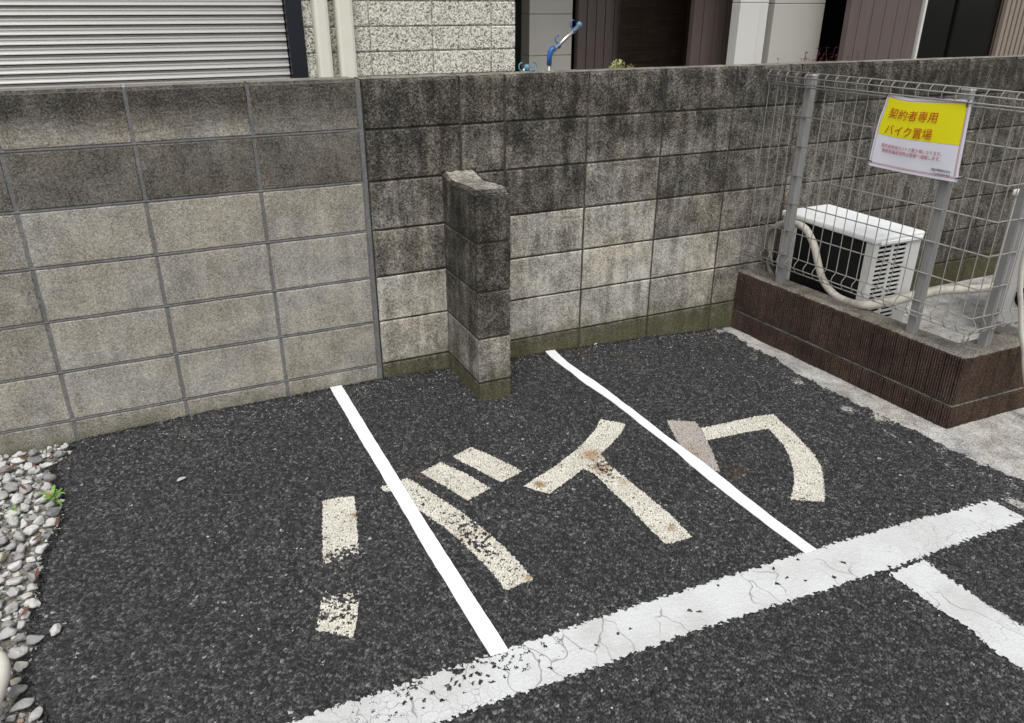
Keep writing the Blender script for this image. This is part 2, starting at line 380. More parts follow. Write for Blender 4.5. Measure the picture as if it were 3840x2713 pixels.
ch = empty('painted_character', (1.35, -1.1, -.085)); tag(ch, 'cream painted katakana I with rust stains, between the two tape strips', 'road marking', 'painted road characters')
paint('stroke', i_first, M_let, .0011, wear=wearf(.04), parent=ch)
paint('stroke', i_second, M_let, .00125, wear=wearf(.06, [(1.34, -1.02, .05, .09, .4)]), parent=ch)
ch = empty('painted_character', (1.95, -1.1, -.105)); tag(ch, 'cream painted katakana KU with a greyed left stroke, nearest the brown planter', 'road marking', 'painted road characters')
paint('stroke', ku_left, M_let2, .00125, wear=wearf(-.05), parent=ch)
paint('stroke', ku_right, M_let, .0011, wear=wearf(.03), parent=ch)
# thermoplastic lines
lw = ~((CRND[..., 3] > .80) & (CE > .0) & (np.exp(-((CX - .5) / .24) ** 2) * (CY > -1.77) * 1.0 + .0 > fl * .9 + .12))
lw &= ~((CRND[..., 3] > .993))
L = paint('painted_line', [(-.46, -1.678), (.1, -1.676), (.45, -1.68), (.75, -1.689), (1.05, -1.682), (1.5, -1.686), (2.03, -1.696), (2.30, -1.709), (2.51, -1.704), (2.512, -1.838), (2.2, -1.842), (1.85, -1.85), (1.5, -1.838), (1.1, -1.826), (.8, -1.833), (.5, -1.821), (-.46, -1.815)], M_line, .0028, flat=.8, ragged=.009, wear=lw)
tag(L, 'wide cracked white painted line crossing the asphalt in front of both tape strips', 'road marking')
L = paint('painted_line', [(1.822, -1.862), (1.974, -1.862), (1.969, -1.96), (1.973, -2.06), (1.981, -2.17), (1.978, -2.42), (1.849, -2.42), (1.83, -2.27), (1.822, -2.2), (1.834, -2.12), (1.825, -2.06), (1.821, -1.95)], M_line, .0028, flat=.8, ragged=.008)
tag(L, 'short white painted line running off the wide line at bottom right', 'road marking')
# fresh tape strips: thin solid ribbons
M_tape = m_simple('fresh_white_tape', (.86, .88, .9), .45, nscale=12, var=.015, spec=.3)
def tape(Lp, Rp, label):
    mb = MB(); n = 60; V = []; rr = random.Random(5)
    for i in range(n + 1):
        s = i / n; yl = Lp[0][0] + (Lp[-1][0] - Lp[0][0]) * s; yr = Rp[0][0] + (Rp[-1][0] - Rp[0][0]) * s
        xl = np.interp(-yl, [-a for a, b in Lp], [b for a, b in Lp]); xr = np.interp(-yr, [-a for a, b in Rp], [b for a, b in Rp])
        for f_ in (0, .25, .5, .75, 1):
            x = xl + (xr - xl) * f_; y = yl + (yr - yl) * f_
            x += rr.uniform(-.0007, .0007) if f_ in (0, 1) else 0
            V.append((x, y, float(zg(x)) + float(lowfreq(np.array(x), np.array(y))) + .0037 + rr.uniform(-.0004, .0004)))
    N = len(V); V += [(a, b, c_ - .003) for a, b, c_ in V]
    k = 5; F = []
    for i in range(n):
        for j in range(k - 1):
            a = i * k + j; F.append((a, a + k, a + k + 1, a + 1)); F.append((N + a, N + a + 1, N + a + k + 1, N + a + k))
        a = i * k; F.append((a, N + a, N + a + k, a + k)); b = a + k - 1; F.append((b, b + k, N + b + k, N + b))
    for j in range(k - 1): F.append((j, j + 1, N + j + 1, N + j)); a = n * k + j; F.append((a, N + a, N + a + 1, a + 1))
    mb.add(V, F); o = mb.build('tape_strip', M_tape, smooth=False)
    tag(o, label, 'tape strip', 'fresh white tape strips on the asphalt')
tape([(-.004, .575), (-.38, .578), (-.7, .583), (-.97, .587), (-1.2, .588), (-1.39, .592), (-1.55, .596), (-1.688, .600)],
     [(-.004, .6255), (-.43, .628), (-.74, .632), (-.99, .634), (-1.19, .637), (-1.4, .642), (-1.55, .646), (-1.688, .649)],
     'bright white tape strip ending at the wall just left of the stub wall')
tape([(-.0, 1.626), (-.073, 1.618), (-.162, 1.622), (-.25, 1.625), (-.4, 1.628), (-.48, 1.638), (-.575, 1.645), (-.77, 1.647), (-.95, 1.651), (-1.04, 1.648), (-1.135, 1.642), (-1.39, 1.643), (-1.51, 1.648), (-1.69, 1.658)],
     [(-.0, 1.677), (-.06, 1.669), (-.16, 1.667), (-.26, 1.672), (-.34, 1.676), (-.43, 1.683), (-.54, 1.686), (-.74, 1.687), (-.92, 1.689), (-1.08, 1.694), (-1.26, 1.698), (-1.4, 1.694), (-1.5, 1.694), (-1.69, 1.705)],
     'bright white slightly wavy tape strip between the stub wall and the fenced planter')

# ------------------------------------------------------------------ block walls
def wall_block(mb, x0, x1, z0, z1, yf, yb, tone, ch=.004, top=False, tone2=None, sub=None, rr=random.Random(1)):
    """one block: chamfered front face on a coarse grid carrying its own tone"""
    nx_ = max(2, int((x1 - x0) / .05)); nz_ = max(2, int((z1 - z0) / (.04 if tone2 is None else .008)))
    xs = [x0] + [x0 + ch + (x1 - x0 - 2 * ch) * i / nx_ for i in range(nx_ + 1)] + [x1]
    zs = [z0] + [z0 + ch + (z1 - z0 - 2 * ch) * j / nz_ for j in range(nz_ + 1)] + [z1]
    V = []
    for i, x in enumerate(xs):
        for j, z in enumerate(zs):
            e = (i in (0, len(xs) - 1)) or (j in (0, len(zs) - 1))
            y = yf + (ch if e else 0)
            zz = z
            if top and j >= len(zs) - 2: y = yf + (.004 if j == len(zs) - 2 else .016); zz = z - (.006 if j == len(zs) - 2 else 0)
            jj = rr.uniform(-.0012, .0012) if e else rr.uniform(-.0005, .0005)
            V.append((x + (rr.uniform(-.0012, .0012) if i in (0, len(xs) - 1) else 0), y + jj, zz + (rr.uniform(-.0012, .0012) if j in (0, len(zs) - 1) else 0)))
    n = len(zs); base = len(mb.v); mb.v += V
    for i in range(len(xs) - 1):
        for j in range(n - 1):
            mb.f.append((base + i * n + j, base + (i + 1) * n + j, base + (i + 1) * n + j + 1, base + i * n + j + 1))
            s = (j - .5) / max(1, n - 3)
            tt = tone if tone2 is None else tone + (tone2 - tone) * min(1, max(0, (s - .12) / .55))
            mb.a.append(tt)
    # top, back and sides
    mb.add([(x0, yf + .016, z1), (x1, yf + .016, z1), (x1, yb, z1), (x0, yb, z1)], [(0, 1, 2, 3)], tone if not top else .55)  # wall top has its brightness from above painted in as a lighter tone
    mb.add([(x0, yf + ch, z0), (x0, yb, z0), (x0, yb, z1), (x0, yf + ch, z1), (x1, yf + ch, z0), (x1, yb, z0), (x1, yb, z1), (x1, yf + ch, z1)],
           [(0, 3, 2, 1), (4, 5, 6, 7), (1, 2, 6, 5), (0, 1, 5, 4)], tone)
TH = .12
rr = random.Random(11)
# left wall
wl = empty('concrete_block_wall', (-1, .06, -.09)); tag(wl, 'pale grey concrete block wall with raised light mortar, left of the straight vertical joint', 'block wall', 'block walls along the back')
mb = MB(); mj = MB()
cols = [(.4 * k) for k in range(-10, 3)]          # joints at x = .4k
for k in range(-10, 2):
    x0 = .4 * k + .0055; x1 = .4 * (k + 1) - .0055
    if k == 1: x1 = .792
    for r_ in range(8):
        z1 = 1.187 if r_ == 0 else 1.2 - .2 * r_ - .005; z0 = 1.0 - .2 * r_ + .005
        if r_ == 7: z0 = -.3; z1 = -.2 + .2 - .005 if False else -.205
        if r_ == 6: z0 = -.195; z1 = -.005
        tn = [.36, .40, .66, .68, .66, .69, .62, .5][r_] + rr.uniform(-.035, .035); t2 = None
        if r_ == 0: t2 = .27 + rr.uniform(-.03, .03); tn = .62 + rr.uniform(-.04, .06)
        if r_ == 1: t2 = None
        if k >= 1 and r_ in (0,): t2 = .29; tn = .50
        if k <= -2 and r_ in (2, 3): tn -= .05
        wall_block(mb, x0, x1, z0, z1, 0, TH, tn, top=(r_ == 0), tone2=t2, rr=rr)
mb.build('blocks', M_wallL, wl, attr='tone')
mj.box(-4.0, .795, .0035, TH - .003, -.3, 1.178)
mj.bbox(.7945, .8115, -.0005, TH - .004, -.3, 1.183, .002)
# raised beads of mortar, slightly wavy
for r_ in range(1, 7):
    z = 1.2 - .2 * r_
    P = [(x, .0035 + rr.uniform(-.0006, .0006), z + rr.uniform(-.0008, .0008)) for x in np.arange(-4, .79, .05)]
    mj.tube(P, [.0034 + rr.uniform(-.0006, .0006) for _ in P], 6)
mj.build('mortar', M_mortL, wl)
# right wall
wr = empty('concrete_block_wall', (3, .06, -.1)); tag(wr, 'dark stained older concrete block wall running from the straight joint to behind the fence', 'block wall', 'block walls along the back')
mb = MB(); mj = MB()
jx = [.815, 1.215, 1.416] + [1.816 + .4 * k for k in range(14)]
T = {0: [.24, .26, .22, .24, .25, .24, .19, .17, .16],
     1: [.28, .38, .27, .30, .32, .34, .30, .28, .27],
     2: [.42, .36, .30, .50, .30, .38, .36, .36, .33],
     3: [.44, .46, .60, .66, .46, .44, .40, .38, .36],
     4: [.76, .6, .74, .77, .72, .60, .40, .38, .36],
     5: [.72, .6, .72, .72, .66, .50, .34, .32, .3],
     6: [.36, .36, .33, .34, .36, .3, .25, .22, .2], 7: [.3] * 9}
for k in range(len(jx) - 1):
    for r_ in range(8):
        sl_ = -.0025 * (jx[k] - .8)
        x0 = jx[k] + .0045; x1 = jx[k + 1] - .0045
        z1 = (1.185 if r_ == 0 else 1.195 - .2 * r_ ) + sl_ - .001; z0 = 1.0 - .2 * r_ + .004 + sl_ - .004
        if r_ == 7: z0 = -.35
        tn = T[r_][min(k, 8)] + rr.uniform(-.015, .015); t2 = None
        if r_ == 1 and k in (2, 3, 4): t2 = tn - .04; tn += .13
        if r_ == 6: t2 = None
        if r_ == 3 and k == 2: t2 = tn + .08; tn -= .02
        wall_block(mb, x0, x1, z0, z1, .003 + rr.uniform(-.0012, .0012), TH, tn, top=(r_ == 0), tone2=t2, ch=.005, rr=rr)
mb.build('blocks', M_wallR, wr, attr='tone')
mj.box(.812, jx[-1], .0095, TH - .003, -.35, 1.155)
mj.build('mortar', M_mortR, wr)

# stub wall (buttress)
bw = empty('stub_wall', (1.2, -.19, -.07)); tag(bw, 'short stained block stub wall sticking out from the back wall between the tape strips', 'stub wall')
mb = MB(); rows = [(.004, .196, .50), (.204, .396, .34), (.404, .596, .23), (.604, .80, .22)]
def sblock(x0, x1, y0, y1, z0, z1, tn, topb=False):
    bm = bmesh.new(); bmesh.ops.create_cube(bm, size=1)
    for v in bm.verts: v.co = Vector(((x0 + x1) / 2 + v.co.x * (x1 - x0), (y0 + y1) / 2 + v.co.y * (y1 - y0), (z0 + z1) / 2 + v.co.z * (z1 - z0)))
    bmesh.ops.bevel(bm, geom=[e for e in bm.edges], offset=.004, segments=1, affect='EDGES')
    if topb:
        bmesh.ops.bevel(bm, geom=[e for e in bm.edges if min(v.co.z for v in e.verts) > z1 - .0041], offset=.011, segments=2, affect='EDGES')
    bmesh.ops.subdivide_edges(bm, edges=[e for e in bm.edges if e.calc_length() > .05], cuts=9, use_grid_fill=True)
    for v in bm.verts: v.co += Vector([rr.uniform(-.001, .001) for _ in range(3)])
    if topb:
        for v in bm.verts:
            if v.co.z > z1 - .02: v.co.z += .006 * math.sin(v.co.y * 19 + 1) + rr.uniform(-.002, .002) + .012 * max(0, (v.co.y + .1) / .1)
    bm.verts.index_update(); mb.add([v.co[:] for v in bm.verts], [[v.index for v in f_.verts] for f_ in bm.faces], tn)
    if topb:
        n0 = len(mb.a) - len(bm.faces)
        for i, f_ in enumerate(bm.faces):
            if f_.normal.z > .6: mb.a[n0 + i] = .58  # upward faces get a lighter tone, top light painted in
    bm.free()
sblock(1.128, 1.272, -.366, .002, -.25, -.004, .27)
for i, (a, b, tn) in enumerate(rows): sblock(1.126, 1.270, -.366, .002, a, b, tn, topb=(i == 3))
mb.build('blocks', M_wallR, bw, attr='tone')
mj = MB(); mj.box(1.130, 1.266, -.3615, .0, -.25, .77); mj.build('mortar', M_mortR, bw)

# ------------------------------------------------------------------ ribbed planter wall
def m_rib():
    t = NT('brown_ribbed_block'); n1 = t.noise(190, 3, .75); n2 = t.noise(6, 5, .6)
    f = t.math('MULTIPLY_ADD', t.math('SUBTRACT', n2, .5), .5, n1)
    c = t.ramp(f, [(.2, (.012, .008, .006)), (.45, (.048, .031, .023)), (.65, (.11, .076, .057)), (.9, (.25, .19, .15))])
    gr = t.attr('groove'); c = t.mix(t.math('MULTIPLY', gr, .93), c, (.006, .004, .003))  # groove shade painted into the colour so the ribs read deeper
    w_ = t.rng(t.noise(50, 3, .6), .66, .72); c = t.mix(t.math('MULTIPLY', w_, .35), c, (.25, .23, .2))
    return t.done(c, .9, t.bump(n1, .7, .004), spec=.2)
pl = empty('planter_wall', (2.84, -.63, -.15)); tag(pl, 'low dark brown ribbed block wall carrying the mesh fence', 'low wall')
FX = lambda y: 2.766 + .0595 * (-y)                # face line of the side toward the parking bay
YC = -1.275
path = []
s_ = 0; st_ = .0019
y = .0
while y > YC + .012: path.append((FX(y), y, (-1, -.06))); y -= st_
for k in range(7):                                   # rounded corner
    a = math.pi + (math.pi / 2) * (k + 1) / 8
    path.append((FX(YC) + .012 + .012 * math.cos(a), YC + .012 + .012 * math.sin(a), (math.cos(a), math.sin(a))))
x = FX(YC) + .012
while x < 4.9: path.append((x, YC - .02 * (x - 2.85), (0.0, -1))); x += st_ if x < 3.5 else .0057
def ribs(name, z0, z1, phase, seed):
    rn = random.Random(seed); mb = MB(); V = []; A = []; s = 0; prev = path[0]
    zs = [z0, z0 + .004] + [z0 + .004 + (z1 - z0 - .008) * k / 14 for k in range(1, 14)] + [z1 - .004, z1]
    cs = 0.0571
    for (x, y, nrm) in path:
        s += math.hypot(x - prev[0], y - prev[1]); prev = (x, y)
        u = ((s + phase) / cs) % 1.0; rib = (u * 5) % 1
        gd = max(0.0, 1 - min(u, 1 - u) / .07) if True else 0
        p = 1 - abs(2 * rib - 1) ** 1.8                # rounded ridge
        d = -.0068 * (1 - p) - .006 * gd
        ln = math.hypot(*nrm)
        for j, z in enumerate(zs):
            e = -.004 if j in (0, len(zs) - 1) else 0
            dd = d + e + rn.uniform(-.0011, .0011)
            V.append((x - nrm[0] / ln * -dd if False else x + nrm[0] / ln * dd, y + nrm[1] / ln * dd, z + rn.uniform(-.001, .001)))
            A.append(max(0, min(1, .75 * (1 - p) ** 1.5 + gd)))
    n = len(zs); F = [(i * n + j, i * n + j + 1, (i + 1) * n + j + 1, (i + 1) * n + j) for i in range(len(path) - 1) for j in range(n - 1)]
    me = bpy.data.meshes.new(name); me.from_pydata(V, [], F); me.update()
    at = me.attributes.new('groove', 'FLOAT', 'POINT'); at.data.foreach_set('value', np.array(A, np.float32))
    link(name, me, M_rib, pl)
M_rib = m_rib()
ribs('ribbed_course', -.048, .158, .0, 1); ribs('ribbed_course', -.26, -.062, .018, 2)
# core, cap and joint
mb = MB()
def lwall(mb, d0, d1, z0, z1):
    """L-shaped prism; d0 outer offset (inwards +), d1 inner offset"""
    o = [(FX(0) + d0, -.0005), (FX(YC) + d0, YC + d0), (4.9, YC - .041 + d0)]; i_ = [(FX(0) + d1, -.0005), (FX(YC) + d1, YC + d1), (4.9, YC - .041 + d1)]
    V = [(x, y, z0) for x, y in o] + [(x, y, z0) for x, y in i_] + [(x, y, z1) for x, y in o] + [(x, y, z1) for x, y in i_]
    F = []
    for k in (0, 1): F += [(k, k + 1, 7 + k, 6 + k), (3 + k, 9 + k, 10 + k, 4 + k), (6 + k, 7 + k, 10 + k, 9 + k), (k, 3 + k, 4 + k, k + 1)]
    F += [(0, 6, 9, 3), (2, 5, 11, 8)]
    mb.add(V, F)
lwall(mb, .0125, .122, -.3, .150); lwall(mb, .0045, .121, -.0595, -.0545)
mb.build('core', M_cap, pl)
# cap: noisy top sheet
mb = MB(); rn = random.Random(9)
def capstrip(P0, P1, Q0, Q1, n, m_):
    V = []
    for i in range(n + 1):
        a = Vector(P0).lerp(Vector(P1), i / n); b = Vector(Q0).lerp(Vector(Q1), i / n)
        for j in range(m_ + 1):
            p = a.lerp(b, j / m_); e = (j == 0) * -.007 + (j == m_) * -.004
            V.append((p.x + (rn.uniform(-.0035, .0035) if j == 0 else 0), p.y + (rn.uniform(-.0025, .0025) if j == 0 else 0), .166 + e + rn.uniform(-.0015, .0015) - (.002 if j > m_ * .6 else 0)))
    mb.add(V, [(i * (m_ + 1) + j, (i + 1) * (m_ + 1) + j, (i + 1) * (m_ + 1) + j + 1, i * (m_ + 1) + j + 1) for i in range(n) for j in range(m_)])
capstrip((FX(0) + .0045, 0, 0), (FX(YC) + .0045, YC + .0045, 0), (FX(0) + .125, 0, 0), (FX(YC) + .125, YC + .125, 0), 120, 10)
capstrip((FX(YC) + .0045, YC + .0045, 0), (4.9, YC - .036, 0), (FX(YC) + .125, YC + .125, 0), (4.9, YC + .084, 0), 120, 10)
mb.build('mortar_cap', M_cap, pl, smooth=True)

# ------------------------------------------------------------------ mesh fence
M_wire = m_simple('fence_wire_coating', (.24, .23, .21), .45, .0, nscale=60, var=.15, spec=.5, dirt=.25)
M_post = m_simple('fence_post_coating', (.24, .24, .235), .5, .0, nscale=25, var=.07, spec=.4)
M_white = m_simple('white_plastic', (.72, .73, .73), .45, nscale=20, var=.05)
fe = empty('mesh_fence', (2.85, -.6, .16)); tag(fe, 'grey welded wire mesh fence with rolled top standing on the brown low wall', 'fence')
fx = lambda s: 2.7904 + .0597 * s
def wire_profile():
    top = [(0, 1.099), (-.0125, 1.112), (-.0165, 1.132), (-.011, 1.150), (.002, 1.165)]
    bot = [(.001, .250), (-.012, .262), (-.0215, .279), (-.018, .297), (0, .317)]
    return bot + [(0, .44), (0, .57), (0, .70), (0, .84), (0, .973)] + top
prof = wire_profile()
panel = MB()
for i in range(22):
    s = .0232 + .0561 * i
    if s > 1.235: break
    panel.tube([(fx(s) + o, -s - .05 * o, z) for o, z in prof], .0021, 6)
SY = -1.243
for o, z in [(.004, 1.162), (-.0155, 1.140), (-.0145, 1.113), (.004, 1.099), (.004, .973), (.004, .840), (.004, .704), (.004, .571), (.004, .437), (.004, .317), (-.020, .277), (.004, .250)]:
    panel.tube([(fx(.008) + o, -.008, z), (fx(-SY) + o, SY, z)], .0029, 6)
panel.build('mesh_panel', M_wire, fe, smooth=True)
panel = MB(); PX0 = 2.872
for i in range(30):
    x = PX0 + .0561 * i
    panel.tube([(x, SY + o, z) for o, z in prof], .0021, 6)
for o, z in [(.004, 1.162), (-.0155, 1.140), (-.0145, 1.113), (.004, 1.099), (.004, .973), (.004, .840), (.004, .704), (.004, .571), (.004, .437), (.004, .317), (-.020, .277), (.004, .250)]:
    panel.tube([(PX0 - .006, SY + o, z), (4.52, SY + o, z)], .0029, 6)
panel.build('mesh_panel', M_wire, fe, smooth=True)
for (px_, py_, ang) in [(2.832, -.246, .06), (2.878, -.992, .06), (3.035, -1.212, 1.57), (4.1, -1.212, 1.57)]:
    mb = MB(); hw = .018
    mb.bbox(-hw, hw, -hw, hw, .14, 1.150, .002)
    mb.box(-hw - .0022, -hw + .001, -.003, .003, .15, 1.149)
    o = mb.build('post', M_post, fe)
    cp = MB(); cp.bbox(-hw - .0025, hw + .0025, -hw - .0025, hw + .0025, 1.1505, 1.160, .003)
    bolts = []
    for z in (.33, 1.10):
        sc_ = MB(); sc_.tube([(-hw - .001, .0, z), (-hw - .008, .0, z)], .0032, 8); bolts.append((sc_, 'clamp_bolt', M_wire))
    for q, nm, mt in [(cp, 'cap', M_white)] + bolts:
        c2 = q.build(nm, mt); c2.parent = o
    o.matrix_parent_inverse = Matrix.Identity(4); o.location = Vector((px_, py_, 0)) - fe.location; o.rotation_euler = (0, 0, ang)

# ------------------------------------------------------------------ outdoor unit
M_ac = m_simple('ac_painted_steel', (.60, .60, .58), .45, nscale=9, var=.04, spec=.4, dirt=.12)
M_lid = m_simple('ac_lid_paint', (.80, .81, .81), .5, nscale=30, var=.05, spec=.35, dirt=.1)
t = NT('dark_coil_fins'); zz = t.noise(8, 2)
M_coil = t.done(t.mix(zz, (.004, .004, .005), (.012, .012, .013)), .6, t.bump(t.noise(3, 0, vec=t.scaled((1, 120, 1))), .6, .003), spec=.25)
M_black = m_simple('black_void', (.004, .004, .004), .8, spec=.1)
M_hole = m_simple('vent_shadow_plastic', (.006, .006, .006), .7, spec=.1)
ac = empty('outdoor_unit', (3.1, -.37, -.15)); tag(ac, 'white outdoor air conditioner unit with black coil side behind the mesh fence', 'air conditioner', 'air conditioner outdoor units')
ax0, ax1, ay0, ay1, azb, azt = 2.955, 3.262, -.655, -.075, -.085, .455
mb = MB()                                           # casing: posts round the coil, slotted end panel
mb.bbox(ax0, ax0 + .02, ay0 + .002, ay0 + .045, azb, azt, .004)
mb.bbox(ax0, ax0 + .05, ay1 - .10, ay1, azb, azt, .004)
mb.box(ax0 + .012, ax1 - .003, ay1 - .03, ay1 - .004, azb, azt - .002)
mb.box(ax1 - .02, ax1, ay0 + .02, ay1 - .005, azb, azt - .001)
mb.box(ax0 + .01, ax1 - .01, ay0 + .03, ay1 - .02, azb, azb + .02)
# end panel with two columns of slots built as real openings
sx = [(ax0 + .036, ax0 + .120), (ax0 + .136, ax0 + .216)]; slots = [(.432 - .0222 * k) for k in range(19)]
yf0, yf1 = ay0, ay0 + .006
xs_ = [ax0, sx[0][0], sx[0][1], sx[1][0], sx[1][1], ax1]
mb.box(ax0, sx[0][0], yf0, yf1, azb, azt); mb.box(sx[0][1], sx[1][0], yf0 + .0005, yf1, azb, azt); mb.box(sx[1][1], ax1, yf0, yf1, azb, azt)
for a, b in sx:
    zprev = azt
    for z in slots:
        mb.box(a - .001, b + .001, yf0 + .0008, yf1 - .001, z + .0062, zprev); zprev = z - .0062
    mb.box(a - .001, b + .001, yf0 + .0008, yf1 - .001, azb, zprev)
mb.build('casing', M_ac, ac)
mb = MB(); mb.box(ax0 + .006, ax0 + .016, ay0 + .04, ay1 - .09, azb + .01, azt - .004); mb.build('coil', M_coil, ac)
mb = MB(); mb.box(ax0 + .03, sx[1][1] + .01, yf1 + .012, yf1 + .016, azb + .02, azt - .01); mb.build('vent_shade_sheet', M_hole, ac)  # near-black sheet stands in for the shade inside the slots
mb = MB()
mb.bbox(ax0 - .008, ax1 + .006, ay0 - .009, ay1 + .008, azt + .0005, azt + .030, .008)
mb.bbox(ax0 + .035, ax1 - .005, ay0 - .013, ay0 + .01, azt - .008, azt + .010, .004)
rn = random.Random(4)
for k in range(7):                                  # shallow pressed ribs in the lid
    x = ax0 + .05 + k * .03; mb.box(x, x + .012, ay0 + .06, ay1 - .06, azt + .0295, azt + .0312)
mb.build('lid', M_lid, ac)
for y in (ay0 + .1, ay1 - .1):
    mb = MB(); mb.bbox(ax0 - .02, ax1 + .02, y - .02, y + .02, -.158, azb + .001, .005); mb.build('foot', M_ac, ac)
# second unit, partly outside the frame
u2 = empty('outdoor_unit', (4.3, -.74, -.15)); tag(u2, 'beige outdoor unit at the right edge, mostly hidden behind the corner fence post', 'air conditioner', 'air conditioner outdoor units')
mb = MB(); mb.bbox(3.95, 4.72, -.88, -.60, -.08, .57, .012); mb.build('casing', M_ac, u2)
mb = MB(); mb.bbox(3.94, 4.73, -.89, -.59, .572, .605, .01); mb.build('lid', M_lid, u2)
for x in (4.05, 4.6):
    mb = MB(); mb.bbox(x - .03, x + .03, -.91, -.57, -.16, -.081, .005); mb.build('foot', M_ac, u2)
mb = MB(); mb.tube([(3.944, -.80, .09), (3.952, -.80, .09)], .055, 20); mb.build('valve_recess', M_hole, u2)
mb = MB()
for r_ in (.05, .10, .15, .20):
    mb.tube([(4.38 + r_ * math.cos(a), -.888, .25 + r_ * math.sin(a)) for a in np.linspace(0, 2 * math.pi, 33)], .003, 6)
mb.build('fan_grille', M_hole, u2)

# pipes and hoses
def m_wrap():
    t = NT('taped_pipe_insulation')
    w_ = t.noise(60, 3, .6, vec=t.scaled((.3, 1, .3)))
    c = t.mix(w_, (.36, .33, .28), (.62, .59, .52)); c = t.mix(t.math('MULTIPLY', t.rng(t.noise(12, 5, .6), .5, .7), .5), c, (.2, .17, .13))
    return t.done(c, .65, t.bump(w_, .4, .002), spec=.3)
M_wrap = m_wrap()
pts = [(3.01, -.03, .02), (2.975, -.018, .15), (2.955, -.012, .243), (2.935, -.025, .345), (2.915, -.093, .413), (2.90, -.20, .452), (2.90, -.29, .443), (2.90, -.36, .378), (2.90, -.396, .314), (2.91, -.4365, .232), (2.92, -.50, .180), (2.92, -.585, .166), (2.905, -.70, .185), (2.985, -.75, .200), (3.17, -.745, .202), (3.45, -.70, .175), (3.75, -.68, .135), (3.90, -.66, .12), (3.97, -.64, .16), (4.0, -.59, .2)]
sp = spline(pts, 14); N = len(sp)
rad = []
for i in range(N):
    s = i / N; r_ = .0175 + .0035 * max(0, min(1, (s - .55) / .15)); rad.append(r_ * (1 + .035 * ((i % 4) == 0)))
mb = MB(); mb.tube(sp, rad, 16); tag(mb.build('insulated_pipe', M_wrap, smooth=True), 'cream taped refrigerant pipe looping over the fence post and past the black coil', 'pipe')
mb = MB(); mb.tube(spline([(3.0, -.03, .12), (2.945, -.035, .20), (2.90, -.04, .29), (2.90, -.05, .37), (2.915, -.10, .40), (2.93, -.15, .40)], 10), .008, 10)
tag(mb.build('cable', m_simple('grey_cable', (.12, .115, .1), .6), smooth=True), 'thin grey cable loop beside the wrapped pipe near the wall', 'cable')
def corrugated(P, r, name, label, n=8, pitch=.006):
    Q = spline(P, 12); L_ = [0]
    for a, b in zip(Q, Q[1:]): L_.append(L_[-1] + (b - a).length)
    tot = L_[-1]; out = []; rad = []; s = 0; k = 0
    Qa = np.array([q[:] for q in Q])
    while s <= tot:
        out.append([np.interp(s, L_, Qa[:, i]) for i in range(3)]); rad.append(r * (1.0 if (k % 3) else .86)); s += pitch / 3; k += 1
    mb = MB(); mb.tube(out, rad, 14); o = mb.build(name, M_hose, smooth=True); tag(o, label, 'hose', 'white corrugated drain hoses'); return o
M_hose = m_simple('ivory_hose_plastic', (.62, .60, .53), .5, nscale=14, var=.08, dirt=.15)
corrugated([(2.87, -1.36, .70), (2.90, -1.35, .64), (2.926, -1.34, .545), (2.965, -1.335, .45), (3.0, -1.33, .395), (3.065, -1.33, .25), (3.115, -1.33, .17), (3.14, -1.335, .10), (3.2, -1.34, -.02), (3.24, -1.36, -.145)], .0095, 'drain_hose', 'thin white corrugated hose hanging at the right edge in front of the fence')
corrugated([(-.60, -1.12, -.04), (-.575, -1.155, -.02), (-.545, -1.205, -.012), (-.515, -1.235, -.015), (-.505, -1.29, -.02), (-.512, -1.36, -.02), (-.525, -1.45, -.03), (-.53, -1.6, -.05)], .0185, 'drain_hose', 'thick ivory corrugated hose lying on the gravel at bottom left', pitch=.0065)

# ------------------------------------------------------------------ notice sheet
sg = empty('notice_sign', (2.84, -.86, .97)); tag(sg, 'yellow and white notice sheet in Japanese tied to the mesh fence', 'sign')
Tc = [(-0.6833, 1.1195), (-0.7345, 1.1101), (-0.7862, 1.1061), (-0.8822, 1.1125), (-0.9627, 1.1184), (-1.0413, 1.1228)]
Lc = [(-0.6833, 1.1195), (-0.6795, 1.0745), (-0.6713, 1.0426), (-0.6645, 1.0079), (-0.6605, 0.9571), (-0.6580, 0.9083), (-0.6569, 0.8643), (-0.6562, 0.8215)]
Rc = [(-1.0413, 1.1228), (-1.0453, 1.0635), (-1.0485, 1.002), (-1.0517, 0.9395), (-1.0549, 0.876), (-1.0596, 0.8218)]
Bc = [(-0.6562, 0.8215), (-0.7642, 0.8191), (-0.8686, 0.8184), (-0.9702, 0.8195), (-1.0596, 0.8218)]
def pc(P, s):
    P = np.array(P); d = np.r_[0, np.cumsum(np.hypot(*np.diff(P, axis=0).T))]; d /= d[-1]
    return np.array([np.interp(s, d, P[:, 0]), np.interp(s, d, P[:, 1])])
def sgn(u, v, off=0.0):
    c = (1 - v) * pc(Tc, u) + v * pc(Bc, u) + (1 - u) * pc(Lc, v) + u * pc(Rc, v)
    c -= (1 - u) * (1 - v) * np.array(Tc[0]) + u * (1 - v) * np.array(Tc[-1]) + (1 - u) * v * np.array(Bc[0]) + u * v * np.array(Bc[-1])
    y, z = c; bul = .006 * math.sin(math.pi * u) * math.sin(math.pi * v) + .0018 * math.sin(u * 15 + 1) * v + .003 * math.sin(math.pi * min(1, u * 2.2)) * (1 - v) ** 2
    x = fx(-y) - .011 - bul * .6 - off
    return (x, y, z)
def sheet(mb, u0, u1, v0, v1, off, nu=26, nv=22):
    V = [sgn(u0 + (u1 - u0) * i / nu, v0 + (v1 - v0) * j / nv, off) for i in range(nu + 1) for j in range(nv + 1)]
    mb.add(V, [(i * (nv + 1) + j, i * (nv + 1) + j + 1, (i + 1) * (nv + 1) + j + 1, (i + 1) * (nv + 1) + j) for i in range(nu) for j in range(nv)])
